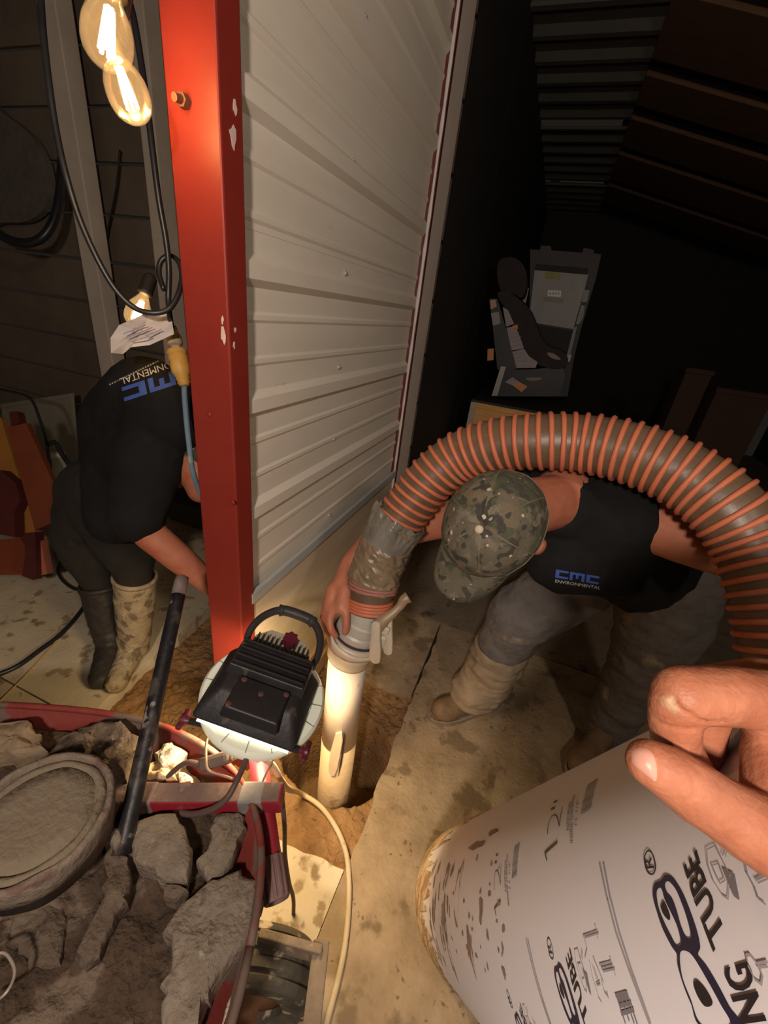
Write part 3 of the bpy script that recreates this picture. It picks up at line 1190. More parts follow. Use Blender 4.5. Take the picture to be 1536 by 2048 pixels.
# faint ruled lines of small print
O6, K6 = (820, 1560), 430 / 1536
size_ = merge(seg_lines([[(1050, 446), (970, 518)]], 0.0030, O6, K6), seg_lines([[(966, 518), (978, 572)]], 0.0017, O6, K6),
              seg_lines([[(985, 385), (986, 345), (994, 300), (1012, 262), (1036, 246), (1052, 262), (1062, 300), (1068, 328), (1090, 195)]], 0.0013, O6, K6),
              seg_lines([[(1012, 206), (1032, 198)], [(1030, 158), (1048, 150)]], 0.0026, O6, K6))
for j in range(4):
    dth, dt = SH[0] * j, SH[1] * j
    for nm, vf, mt in (('printed_word', word, ink), ('printed_word', word2, ink), ('registered_mark', merge(rmark_ring, rmark_R), ink),
                       ('printed_logo', logo, ink_b), ('logo_drop', drops, ink), ('logo_drop', drop2, ink)):
        if j < 3:
            tube_print(nm, vf, mt, dth, dt)
    for nm, vf, mt in (('printed_size', size_, ink_o), ('barcode', bar, ink_g), ('fine_print', fine1, ink_g), ('fine_print', fine2, ink_g), ('fine_print', fine3, ink_p)):
        if j < 2:
            tube_print(nm, vf, mt, dth * 0.92, dt)
# tool drawings beside the words, and the pale column of small print
trowel = seg_lines([[(1055, 395), (1125, 362), (1160, 440), (1240, 600), (1225, 790), (1180, 760), (1110, 650), (1065, 520), (1055, 395)],
                    [(1097, 522), (1150, 503), (1200, 640), (1160, 665), (1097, 522)], [(1180, 440), (1205, 350)], [(1205, 450), (1222, 365)]], 0.0006, O7, K7)
hatch = seg_lines([[(1195 + 9 * k, 560 + 22 * k), (1270 + 4 * k, 600 + 20 * k)] for k in range(10)], 0.0012, O7, K7)
shovel = seg_lines([[(1370, 1240), (1400, 1235), (1470, 1320), (1500, 1400), (1490, 1470), (1440, 1430), (1390, 1330), (1370, 1240)], [(1455, 1305), (1536, 1290)], [(1465, 1335), (1536, 1325)]], 0.0008, O7, K7)
truck = seg_lines([[(1350, 440), (1380, 590), (1440, 700), (1470, 790), (1520, 830)], [(1400, 460), (1440, 540), (1480, 600)], [(1440, 480), (1500, 590)], [(1450, 640), (1530, 600)], [(1465, 660), (1536, 630)]], 0.0007, O7, K7)
for j in range(3):
    for nm, vf, mt in (('tool_drawing', trowel, ink_p), ('tool_drawing', hatch, ink_g), ('tool_drawing', shovel, ink_p), ('tool_drawing', truck, ink_p)):
        tube_print(nm, vf, mt, SH[0] * j, SH[1] * j)
bench = seg_lines([[(165, 1000), (185, 1100)], [(70, 1080), (180, 1040)], [(85, 1095), (190, 1060)], [(75, 1090), (100, 1180), (85, 1250)], [(150, 1255), (190, 1350), (230, 1450)], [(285, 1260), (325, 1390)],
                   [(200, 1310), (290, 1285)], [(215, 1340), (305, 1315)], [(228, 1365), (320, 1345)], [(215, 1440), (240, 1530), (270, 1570), (262, 1540)], [(25, 1190), (45, 1260), (70, 1340)]], 0.0009, O7, K7)
pal = seg_lines([[(330, 1555), (410, 1535)], [(345, 1590), (425, 1570)], [(360, 1640), (450, 1615)], [(375, 1700), (470, 1670)], [(335, 1560), (400, 1760)], [(365, 1550), (430, 1740)], [(395, 1545), (470, 1760)], [(420, 1540), (500, 1783)]], 0.0016, O7, K7)
tube_print('tool_drawing', bench, ink_p)
tube_print('tool_drawing', pal, ink_g)
random.seed(5)
lines = []
for c in range(2):
    q = [(205 + 26 * c, 520 - 20 * c), (255 + 26 * c, 760), (330 + 26 * c, 1050), (430 + 20 * c, 1340), (590 + 10 * c, 1760)]
    for (x0, y0), (x1, y1) in zip(q, q[1:]):
        m = int(math.hypot(x1 - x0, y1 - y0) / 16)
        for k in range(m):
            if random.random() < 0.8:
                a, b = k / m, (k + random.uniform(0.45, 0.85)) / m
                lines.append([(x0 + (x1 - x0) * a, y0 + (y1 - y0) * a), (x0 + (x1 - x0) * b, y0 + (y1 - y0) * b)])
fp = seg_lines(lines, 0.0022, O7, K7)
for j in range(2):
    o = tube_print('fine_print', fp, ink_p, SH[0] * j, SH[1] * j)
    if o:
        tag(o, kind='stuff')

# ================================================================== WORK LIGHT on its red stand
lc = P(523, 1391, 0.93)
vd = ray(523, 1378)
h0 = (ROT @ V((37, 135, 0))).normalized()
h0 = (h0 - vd * h0.dot(vd)).normalized()
TI = math.radians(33)
ln = (vd * math.cos(TI) - h0 * math.sin(TI)).normalized()      # way the lamp shines
lh = (vd * math.sin(TI) + h0 * math.cos(TI)).normalized()      # towards the handle
lr = lh.cross(-ln).normalized()
if lr.dot(_X) < 0:
    lr = -lr
rot_ = math.radians(-10)
lr, lh = lr * math.cos(rot_) + lh * math.sin(rot_), lh * math.cos(rot_) - lr * math.sin(rot_)


def W(r, h, n):
    return lc + lr * r + lh * h + ln * n


WA = (lr, lh, ln)
blk = M('black_casting', (0.012, 0.011, 0.013), (0.035, 0.032, 0.034), 9, 0.5, bump=0.15, bs=50, spots=((0.10, 0.085, 0.07), 13, 0.62, 5), spots2=((0.6, 0.55, 0.5), 60, 0.80, 1))
blk2 = M('black_plate', (0.010, 0.009, 0.011), (0.024, 0.022, 0.024), 9, 0.5, bump=0.1, spots2=((0.6, 0.55, 0.5), 70, 0.80, 1))
blkr = M('black_rubber', (0.020, 0.019, 0.022), (0.045, 0.042, 0.044), 14, 0.5, bump=0.15, bs=70, spots=((0.16, 0.14, 0.12), 20, 0.68, 4))
lens_m = M('frosted_lens', (0.72, 0.74, 0.62), (0.80, 0.82, 0.70), 5, 0.35, emit=((1.0, 0.95, 0.72), 0.10))
plum = M('plum_plastic', (0.085, 0.008, 0.022), (0.12, 0.014, 0.03), 20, 0.45)
wk = thing('work_light', 'black work light with a pale round lens and carrying handle, clamped over the wheelbarrow', 'lamp', lc)
LR = 0.138
lens_c = lc + lh * 0.012 + lr * 0.004
# round lens body: pale rim, segments, inner face
autosmooth(wmesh('lens_rim', lathe(lens_c, ln, [(LR - 0.030, 0.006), (LR - 0.006, 0.004), (LR, 0.012), (LR, 0.026), (LR - 0.004, 0.032), (LR - 0.010, 0.032), (LR - 0.012, 0.018), (LR - 0.030, 0.016)], 64, True), lens_m, wk), 40)
glow = M('lit_lens', (0.9, 0.85, 0.7), emit=((1.0, 0.80, 0.48), 9.0))
wmesh('back_diffuser', lathe(lens_c, ln, [(LR - 0.029, 0.008), (0.02, 0.006), (0.02, 0.010), (LR - 0.029, 0.012)], 48, True), M('lit_diffuser', (0.8, 0.78, 0.65), rough=0.4, emit=((1.0, 0.92, 0.68), 0.9)), wk)
wmesh('lens', lathe(lens_c, ln, [(LR - 0.031, 0.012), (LR - 0.031, 0.0165), (0.001, 0.0165)], 48), glow, wk)
for k in range(16):
    a = 2 * math.pi * (k + 0.3) / 16
    d, t_ = lr * math.cos(a) + lh * math.sin(a), -lr * math.sin(a) + lh * math.cos(a)
    wmesh('rim_groove', box(lens_c + d * (LR - 0.017) + ln * 0.0045, (0.026, 0.0016, 0.002), (d, t_, ln)), M('groove', (0.22, 0.23, 0.17), rough=0.6), wk)


def frustum(x0, x1, y0, y1, n0, X0, X1, Y0, Y1, n1, bevel=0.006):
    bm = bmesh.new()
    c = [(x0, y0, n0), (x1, y0, n0), (x1, y1, n0), (x0, y1, n0), (X0, Y0, n1), (X1, Y0, n1), (X1, Y1, n1), (X0, Y1, n1)]
    bv = [bm.verts.new(W(*p)) for p in c]
    for f in ((0, 1, 2, 3), (7, 6, 5, 4), (0, 4, 5, 1), (1, 5, 6, 2), (2, 6, 7, 3), (3, 7, 4, 0)):
        bm.faces.new([bv[i] for i in f])
    bmesh.ops.recalc_face_normals(bm, faces=bm.faces)
    bmesh.ops.bevel(bm, geom=list(bm.edges), offset=bevel, segments=3, profile=0.5, affect='EDGES')
    bm.verts.index_update()
    r = ([v.co.copy() for v in bm.verts], [tuple(v.index for v in f.verts) for f in bm.faces])
    bm.free()
    return r


body = autosmooth(wmesh('housing', frustum(-0.115, 0.115, -0.101, 0.080, -0.004, -0.082, 0.082, -0.050, 0.068, -0.058, 0.010), blk, wk), 45)
wmesh('back_block', frustum(-0.088, 0.088, -0.012, 0.074, -0.052, -0.084, 0.084, -0.004, 0.070, -0.078, 0.004), blk, wk)
for k, hh in enumerate((0.058, 0.038, 0.018, 0.0)):
    wmesh('cooling_fin', box(W(0, hh, -0.083), (0.160, 0.006, 0.014), WA, 0.002), blk2, wk)
wmesh('wiring_box', frustum(-0.056, 0.066, -0.096, -0.012, -0.040, -0.052, 0.060, -0.088, -0.014, -0.068, 0.004), blk2, wk)
sc_m = M('screw_dark', (0.16, 0.08, 0.07), rough=0.5, metal=0.5)
for r_, h_ in ((-0.045, -0.082), (0.054, -0.022), (-0.04, -0.022), (0.005, -0.04)):
    wmesh('screw', lathe(W(r_, h_, -0.066), -ln, [(0.006, 0), (0.006, 0.003), (0.003, 0.004)], 12), sc_m, wk)
wmesh('lit_edge', frustum(-0.098, 0.100, -0.0995, -0.085, -0.001, -0.097, 0.099, -0.0985, -0.086, -0.004, 0.0012), M('edge_glow', (0.9, 0.86, 0.7), rough=0.4, emit=((1.0, 0.93, 0.72), 1.3)), wk)  # glowing strip standing in for light leaking along the housing's lower edge
# finned octagonal plate with a knob at the top
oct_ = [(-0.072, 0.070), (-0.068, 0.104), (-0.040, 0.132), (0.040, 0.132), (0.068, 0.104), (0.072, 0.070)]
grey_pl = M('dusty_plate', (0.30, 0.27, 0.20), (0.42, 0.39, 0.30), 14, 0.7)
wmesh('top_plate', prism([W(x, y, -0.056) for x, y in oct_], ln * 0.012), grey_pl, wk)
for k in range(12):
    x = -0.060 + 0.011 * k
    wmesh('fin', box(W(x, 0.088, -0.064), (0.0028, 0.026, 0.018), WA), blk2, wk)
kn = []
for k in range(56):
    a = 2 * math.pi * k / 56
    r = 0.0165 + 0.0018 * math.cos(7 * a)
    kn.append(W(0.012 + r * math.cos(a), 0.110 + r * math.sin(a), -0.058))
wmesh('knob', prism(kn, -ln * 0.022), plum, wk)
# carrying handle
hpts = [W(-0.080, 0.074, -0.050), W(-0.086, 0.110, -0.056), W(-0.076, 0.155, -0.060), W(-0.046, 0.192, -0.062), W(0.0, 0.200, -0.062), W(0.046, 0.192, -0.062), W(0.076, 0.155, -0.060), W(0.086, 0.110, -0.056), W(0.084, 0.072, -0.050)]
hs = spline(hpts, 7)
wmesh('handle', sweep(hs, [0.0075 + 0.003 * math.sin(math.pi * i / (len(hs) - 1)) for i in range(len(hs))], 12), blkr, wk, True)
gp = [p for i, p in enumerate(hs) if 0.36 <= i / (len(hs) - 1) <= 0.64]
gr_ = []
gpp = resample(gp, 0.004)
wmesh('grip', sweep(gpp, [0.0150 if (i < 2 or i > len(gpp) - 3) else 0.0132 for i in range(len(gpp))], 14), blkr, wk, True)
# bracket bar with plum knobs below the lens
bl, br = P(372, 1440, 0.885), P(607, 1502, 0.870)
bd = (br - bl).normalized()
wmesh('bracket_bar', cyl(bl, br, 0.0075, 14), blkr, wk, True)
for q, s in ((bl, -1), (br, 1)):
    y_ = (lh - bd * lh.dot(bd)).normalized()
    wmesh('clamp_knob', merge(lathe(q, bd * s, [(0.007, -0.01), (0.010, 0.0), (0.012, 0.004), (0.012, 0.010), (0.006, 0.013)], 18), box(q + bd * s * 0.006, (0.012, 0.046, 0.012), (bd, y_, bd.cross(y_)), 0.004)), plum, wk)
clamp_m = M('clamp_metal', (0.20, 0.19, 0.18), (0.34, 0.32, 0.30), 20, 0.4, metal=0.7)
for u in (0.235, 0.735):
    q = bl.lerp(br, u)
    x_, y_, z_ = bd, (lh - bd * lh.dot(bd)).normalized(), None
    z_ = x_.cross(y_)
    wmesh('clamp', box(q, (0.014, 0.026, 0.024), (x_, y_, z_), 0.004), clamp_m, wk)
    wmesh('arm', beam(q, q + lh * 0.040 - ln * 0.012, 0.010, 0.008), blk2, wk)
wire_m = M('wire', (0.33, 0.22, 0.16), (0.45, 0.32, 0.24), 14, 0.5, metal=0.3)
wmesh('wire_bail', sweep(spline([P(428, 1455, 0.878), P(414, 1480, 0.872), P(412, 1518, 0.845), P(417, 1540, 0.835), P(440, 1549, 0.835), P(466, 1558, 0.83)], 6), 0.0028, 8), wire_m, wk, True)
wmesh('wire_bail', sweep(spline([P(556, 1498, 0.872), P(551, 1510, 0.866), P(536, 1540, 0.860), P(524, 1566, 0.856), P(518, 1585, 0.85)], 6), 0.0022, 8), wire_m, wk, True)
# cable from the gland, curling under the bar
g0 = P(511, 1464, 0.872)
gd = (P(505, 1490, 0.862) - g0).normalized()
wmesh('cable_gland', lathe(g0 - gd * 0.012, gd, [(0.014, 0), (0.016, 0.004), (0.016, 0.012), (0.013, 0.015), (0.015, 0.018), (0.015, 0.030), (0.009, 0.040)], 14), blk2, wk)
cable_dark = M('cable_dark', (0.075, 0.045, 0.04), (0.13, 0.085, 0.075), 10, 0.55)
wmesh('cable', sweep(spline([P(506, 1480, 0.862), P(492, 1520, 0.835), P(472, 1565, 0.800), P(452, 1598, 0.786), P(425, 1618, 0.790), P(390, 1628, 0.805), P(355, 1624, 0.825), P(330, 1614, 0.840)], 7), 0.0058, 10), cable_dark, wk, True)

# light given by the work lamp
l = bpy.data.lights.new('work_light_beam', 'AREA')
l.shape = 'DISK'
l.size = 0.20
l.energy = 7.5
l.spread = math.radians(150)
l.color = (1.0, 0.72, 0.38)
lo = bpy.data.objects.new('work_light_beam', l)
COL.objects.link(lo)
lo.location = lc + ln * 0.024
lo.rotation_euler = (-ln).to_track_quat('Z', 'Y').to_euler()

# red tubular stand lying across the barrow
redp = M('stand_paint', (0.22, 0.010, 0.024), (0.30, 0.025, 0.036), 14, 0.42, spots=((0.17, 0.11, 0.09), 22, 0.60, 6), spec=0.4)
redd = M('stand_dusty', (0.12, 0.07, 0.06), (0.20, 0.14, 0.12), 22, 0.75, spots=((0.25, 0.20, 0.18), 20, 0.58, 6), bump=0.3, bs=60)
sa, sb = P(226, 1597, 0.835), P(566, 1595, 0.845)
st = thing('lamp_stand', 'red tubular work light stand with a ribbed foot, laid across the rubble in the wheelbarrow', 'stand', (sa + sb) / 2 - V((0, 0, 0.02)))
upv = V((0, 0, 1))
bx = (sb - sa).normalized()
by = upv.cross(bx).normalized()
bz = bx.cross(by)
mid = (sa + sb) / 2
wmesh('square_bar', box(mid, ((sb - sa).length, 0.040, 0.040), (bx, by, bz), 0.004), redp, st)
wmesh('dust_coat', box(mid + bz * 0.0195 - bx * 0.002, ((sb - sa).length - 0.006, 0.036, 0.0025), (bx, by, bz), 0.001), redd, st)
wmesh('bar_tape', box(sa.lerp(sb, 0.82), (0.050, 0.0425, 0.0425), (bx, by, bz), 0.004), M('grey_tape', (0.30, 0.29, 0.27), (0.16, 0.14, 0.13), 20, 0.6), st)
wmesh('bar_sleeve', box(sa.lerp(sb, 0.13), (0.085, 0.043, 0.043), (bx, by, bz), 0.004), redd, st)
ta_, tb_ = P(511, 1478, 0.955), P(549, 1768, 0.765)
wmesh('round_tube', cyl(ta_, tb_, 0.0195, 24), redp, st, True)
td = (tb_ - ta_).normalized()
fx, fy, fz = frame(td)
fo = []
vs, fs = [], []
NS = 72
for r0, h in ((0.0215, -0.040), (0.0225, -0.038), (0.0225, 0.022), (0.021, 0.026), (0.0165, 0.026), (0.0165, -0.02)):
    for k in range(NS):
        a = 2 * math.pi * k / NS
        r = r0 + (0.0018 if (k // 3) % 2 == 0 and r0 > 0.021 else 0.0)
        vs.append(tb_ + fz * h + (fx * math.cos(a) + fy * math.sin(a)) * r)
for i in range(5):
    for k in range(NS):
        fs.append((i * NS + k, i * NS + (k + 1) % NS, (i + 1) * NS + (k + 1) % NS, (i + 1) * NS + k))
fs += [tuple(reversed(range(NS))), tuple(range(5 * NS, 6 * NS))]
tag(wmesh('ribbed_foot', (vs, fs), M('foot_rubber', (0.14, 0.075, 0.075), (0.22, 0.14, 0.13), 12, 0.7), st), 'ribbed dark rubber foot')
for u in (0.10, 0.20):
    q = ta_.lerp(tb_, u)
    n_ = (CAM - q)
    n_ = (n_ - td * n_.dot(td)).normalized()
    wmesh('pin_hole', cyl(q + n_ * 0.0185, q + n_ * 0.0202, 0.0055, 14), M('hole_shade', (0.05, 0.01, 0.015), rough=0.8), st)  # solid dark discs; the shade inside the pin holes is their colour

# ================================================================== WHEELBARROW
bu, bv_ = V((0.931, 0.365, 0)), V((-0.365, 0.931, 0))
bc = V((-0.722, 0.020, 0))
BL, BW = 0.562, 0.3776


def sup(a, l, w, n=2.46):
    c, s = math.cos(a), math.sin(a)
    return (abs(c) ** (2 / n) * l * (1 if c > 0 else -1), abs(s) ** (2 / n) * w * (1 if s > 0 else -1))


tray_red = M('tray_paint', (0.15, 0.018, 0.016), (0.22, 0.04, 0.03), 12, 0.65, bump=0.15, spots=((0.12, 0.08, 0.065), 12, 0.47, 8), spots2=((0.40, 0.33, 0.27), 24, 0.70, 3))
wb = thing('wheelbarrow', 'red muddy wheelbarrow heaped with broken concrete, in front of the trench', 'wheelbarrow', bc)
vs, fs = [], []
NS = 72
RZ = 0.595
rows = [(1.0, RZ), (0.97, RZ - 0.05), (0.90, 0.50), (0.78, 0.42), (0.66, 0.36), (0.5, 0.345), (0.5, 0.338), (0.665, 0.352), (0.785, 0.412), (0.906, 0.495), (0.976, RZ - 0.05), (1.006, RZ)]
for s, z in rows:
    for k in range(NS):
        x, y = sup(2 * math.pi * k / NS, BL * s, BW * s)
        vs.append(bc + bu * x + bv_ * y + V((0, 0, z)))
for i in range(len(rows)):
    j = (i + 1) % len(rows)
    for k in range(NS):
        if i == 5:
            continue
        fs.append((i * NS + k, i * NS + (k + 1) % NS, j * NS + (k + 1) % NS, j * NS + k))
fs.append(tuple(range(5 * NS, 6 * NS)))
fs.append(tuple(reversed(range(6 * NS, 7 * NS))))
wmesh('tray', (vs, fs), tray_red, wb, True)
rp = []
for k in range(NS * 2 + 1):
    x, y = sup(2 * math.pi * k / (NS * 2), BL * 1.005, BW * 1.005)
    rp.append(bc + bu * x + bv_ * y + V((0, 0, RZ + 0.002)))
wmesh('rim', sweep(rp, 0.0070, 10), tray_red, wb, True)
# wheel under the front (right-hand) end
tyre_m = M('tyre', (0.05, 0.044, 0.034), (0.13, 0.11, 0.08), 20, 0.85, bump=0.3, bs=60, spots=((0.42, 0.34, 0.24), 26, 0.58, 4))
wax = bv_
WS = 0.79
for wk_ in (0, 1):
    wc = V((-0.262, 0.298, 0.150)) - bv_ * (0.34 * wk_)
    wheel = wmesh('tyre', lathe(wc, wax, [(r_ * WS, h_) for r_, h_ in [(0.10, -0.045), (0.14, -0.052), (0.168, -0.050), (0.181, -0.040), (0.184, -0.034), (0.178, -0.031), (0.178, -0.027), (0.188, -0.024), (0.190, -0.008), (0.183, -0.005),
                                         (0.183, 0.003), (0.190, 0.006), (0.188, 0.024), (0.178, 0.027), (0.178, 0.031), (0.184, 0.034), (0.181, 0.040), (0.168, 0.050), (0.14, 0.052), (0.10, 0.045)]], 60, True), tyre_m, wb)
    autosmooth(wheel, 30)
    wmesh('hub', lathe(wc, wax, [(0.015, -0.07), (0.03, -0.06), (0.03, -0.045), (0.102 * WS, -0.03), (0.102 * WS, 0.03), (0.03, 0.045), (0.03, 0.06), (0.015, 0.07)], 28, True), rust, wheel, True)
frame_m = M('barrow_frame', (0.17, 0.12, 0.08), (0.28, 0.215, 0.15), 9, 0.8, bump=0.3, spots=((0.38, 0.31, 0.23), 20, 0.62, 3), stretch=(3, 3, 0.8))
g1, g2, g3 = onz(516, 1874, 0.30), onz(640, 1908, 0.28), onz(622, 2062, 0.27)
wmesh('wheel_guard', beam(g1, g2 + (g2 - g1).normalized() * 0.0, 0.016, 0.052, upv, 0.003), frame_m, wb)
wmesh('wheel_guard', beam(g2 - (g3 - g2).normalized() * 0.018, g3, 0.034, 0.036, upv, 0.003), frame_m, wb)
for s in (-1, 1):
    a = bc + bu * 0.36 + bv_ * (0.12 * s) + V((0, 0, 0.33))
    b = bc + bu * -0.78 + bv_ * (0.27 * s) + V((0, 0, 0.50))
    wmesh('handle', beam(a, b, 0.04, 0.032, upv, 0.004), frame_m, wb)
    f_ = bc + bu * -0.28 + bv_ * (0.24 * s)
    wmesh('leg', beam(f_ + V((0, 0, 0.36)), f_ + bv_ * (0.03 * s) + V((0, 0, 0.0)), 0.03, 0.03, V((1, 0, 0)), 0.003), frame_m, wb)
    wmesh('fork', beam(wc + wax * (0.17 + 0.10 * s), a, 0.03, 0.008, upv), frame_m, wb)
wmesh('axle', cyl(wc - wax * 0.07, wc + wax * 0.41, 0.009, 12), rust, wb, True)

# mud and fines filling the tray
mud_m = M('barrow_mud', (0.036, 0.021, 0.013), (0.10, 0.066, 0.043), 20, 0.95, bump=1.0, bs=80, spots=((0.15, 0.11, 0.08), 14, 0.57, 9))
vs, fs = [], []
NR, NS = 60, 170
for i in range(NR + 1):
    s = i / NR * 0.935
    for k in range(NS):
        x, y = sup(2 * math.pi * k / NS, BL * s, BW * s, 2 + 0.4 * s)
        q = bc + bu * x + bv_ * y
        z = 0.555 - 0.05 * max(0, (x / BL - 0.2)) + 0.024 * noise.noise(q * 7) + 0.014 * noise.noise(q * 22) + 0.009 * noise.noise(q * 60)
        z += 0.035 * max(0, y / BW - 0.3) * max(0, 0.4 - x / BL)
        z = min(z, RZ + 0.03) if s < 0.8 else min(z, RZ - 0.035 + 0.004 * noise.noise(q * 40)) if s > 0.88 else z
        vs.append(V((q.x, q.y, z)))
for i in range(NR):
    for k in range(NS):
        fs.append((i * NS + k, i * NS + (k + 1) % NS, (i + 1) * NS + (k + 1) % NS, (i + 1) * NS + k))
tag(wmesh('mud', (vs, fs), mud_m, smooth=True), 'dark mud and fines filling the red wheelbarrow', 'mud', kind='stuff')

conc = M('broken_concrete', (0.135, 0.105, 0.078), (0.25, 0.205, 0.16), 26, 0.9, bump=0.8, bs=90, spots=((0.095, 0.065, 0.045), 20, 0.58, 8), spots2=((0.31, 0.265, 0.215), 40, 0.66, 5))
conc_l = M('pale_concrete', (0.40, 0.34, 0.27), (0.56, 0.49, 0.40), 30, 0.9, bump=0.8, bs=90, spots=((0.22, 0.155, 0.09), 30, 0.60, 5))
conc_d = M('muddy_concrete', (0.080, 0.054, 0.037), (0.17, 0.128, 0.094), 24, 0.95, bump=0.8, bs=90, spots=((0.055, 0.036, 0.026), 20, 0.56, 8))
K3 = 680 / 1536


def trace(pts, z, k=K3, ox=0, oy=1350):
    return [onz(ox + x * k, oy + y * k, z) for x, y in pts]


GR = 'broken concrete in the wheelbarrow'
rock(trace([(745, 1110), (800, 1040), (850, 1000), (960, 915), (1075, 868), (1150, 930), (1172, 1000), (1150, 1090), (1115, 1190), (1040, 1290), (960, 1390), (905, 1490), (870, 1620), (735, 1620), (735, 1400), (765, 1260)], 0.575), 0.575,
     0.06, conc, 'concrete_chunk', 'largest flat grey concrete chunk, along the right side of the wheelbarrow', GR, seed=1)
rock(trace([(555, 760), (580, 690), (640, 640), (760, 615), (835, 670), (878, 790), (852, 880), (720, 928), (700, 850), (620, 830)], 0.585), 0.585,
     0.055, conc, 'concrete_chunk', 'rough concrete chunk in the middle, just below the red stand bar', GR, seed=2)
rock(trace([(935, 760), (955, 680), (1010, 612), (1085, 612), (1125, 685), (1070, 790), (1020, 880), (930, 905), (890, 850)], 0.575), 0.575,
     0.05, conc, 'concrete_chunk', 'concrete chunk by the red tube, below the right end of the stand bar', GR, seed=3)
rock(trace([(480, 715), (535, 688), (555, 740), (548, 800), (585, 880), (582, 1035), (505, 1130), (455, 1205), (440, 1260), (330, 1275), (415, 1190), (478, 1090), (468, 960), (500, 870)], 0.565), 0.565,
     0.045, conc_d, 'concrete_chunk', 'long thin muddy concrete sliver below the round pan', GR, seed=4)
rock(trace([(695, 350), (735, 302), (800, 308), (832, 355), (800, 400), (745, 405), (715, 395)], 0.585), 0.585,
     0.055, conc_l, 'concrete_chunk', 'pale concrete lump against the red rim behind the stand bar', GR, seed=5, rough=0.016)
rock(trace([(650, 410), (700, 385), (760, 400), (800, 440), (820, 475), (700, 480), (648, 470)], 0.575), 0.575,
     0.05, M('yellow_concrete', (0.50, 0.36, 0.20), (0.64, 0.48, 0.30), 14, 0.9, bump=0.6, bs=50), 'concrete_chunk', 'yellow lump between the black pole and the stand bar', GR, seed=6, rough=0.016)  # lump coloured brighter and yellower than the other chunks
rock(trace([(795, 445), (840, 425), (870, 455), (850, 480), (800, 482)], 0.58), 0.58, 0.04, conc_l, 'concrete_chunk', 'small pale lump behind the stand bar beside the cord plug', GR, seed=7)
rock(trace([(215, 330), (300, 240), (430, 215), (560, 235), (640, 275), (610, 370), (570, 440), (470, 470), (380, 430), (280, 395)], 0.610), 0.610,
     0.085, conc_d, 'concrete_chunk', 'big mud covered chunk behind the round pan, left of the black pole', GR, seed=8, rough=0.018)
rock(trace([(-60, 230), (60, 205), (140, 215), (205, 280), (200, 330), (90, 350), (-60, 350)], 0.605), 0.605,
     0.07, M('tan_concrete', (0.17, 0.115, 0.07), (0.29, 0.215, 0.14), 26, 0.9, bump=0.6, bs=40), 'concrete_chunk', 'tan chunk in the far left corner of the wheelbarrow', GR, seed=9, rough=0.016)
rock(trace([(600, 470), (700, 470), (700, 500), (640, 540), (520, 560), (500, 510)], 0.565), 0.565, 0.05, conc, 'concrete_chunk', 'grey chunk under the left end of the red stand bar', GR, seed=10)
rock(trace([(740, 950), (800, 930), (830, 975), (790, 1010), (755, 990)], 0.565), 0.565, 0.04, conc_d, 'concrete_chunk', 'small muddy lump above the largest flat chunk', GR, seed=12)
rock(trace([(150, 1000), (260, 1020), (300, 1130), (260, 1300), (120, 1330), (40, 1200), (60, 1060)], 0.545), 0.545, 0.05, conc_d, 'concrete_chunk', 'dark muddy chunk below the round pan at the edge of the picture', GR, seed=13)
rock(trace([(505, 700), (545, 700), (552, 735), (525, 755), (495, 740)], 0.60), 0.60, 0.03, conc, 'concrete_chunk', 'small grey pebble of concrete touching the rim of the round pan', GR, seed=14)
rock(trace([(1000, 1560), (1060, 1440), (1075, 1480), (1030, 1590)], 0.555), 0.555, 0.02, conc_l, 'concrete_chunk', 'narrow pale chip against the red tray wall near the tyre', GR, seed=15)

# round pan of set concrete lying on the rubble
pts = [onz(224, 1600, 0.69), onz(94, 1511, 0.69), onz(172, 1688, 0.69)]
ax_, ay_ = pts[0].x, pts[0].y
(x1, y1), (x2, y2), (x3, y3) = [(p.x, p.y) for p in pts]
D = 2 * (x1 * (y2 - y3) + x2 * (y3 - y1) + x3 * (y1 - y2))
ux = ((x1 ** 2 + y1 ** 2) * (y2 - y3) + (x2 ** 2 + y2 ** 2) * (y3 - y1) + (x3 ** 2 + y3 ** 2) * (y1 - y2)) / D
uy = ((x1 ** 2 + y1 ** 2) * (x3 - x2) + (x2 ** 2 + y2 ** 2) * (x1 - x3) + (x3 ** 2 + y3 ** 2) * (x2 - x1)) / D
pr = math.hypot(x1 - ux, y1 - uy)
pan = thing('mortar_pan', 'round shallow pan crusted with dried grey concrete, lying on the left of the barrow', 'pan', (ux, uy, 0.60))
pan_m = M('pan_crust', (0.14, 0.105, 0.078), (0.235, 0.185, 0.14), 20, 0.85, bump=0.6, bs=80, spots=((0.14, 0.085, 0.07), 14, 0.58, 6))
fill_m = M('set_concrete', (0.155, 0.122, 0.084), (0.21, 0.17, 0.12), 9, 0.9, bump=0.45, bs=90, spots=((0.12, 0.085, 0.06), 12, 0.62, 8))


def wobble(vf, amp, sc_):
    return [v + V((0, 0, amp * noise.noise(v * sc_))) + V((noise.noise(v * sc_ + V((3, 0, 0))), noise.noise(v * sc_ + V((0, 3, 0))), 0)) * amp * 0.5 for v in vf[0]], vf[1]


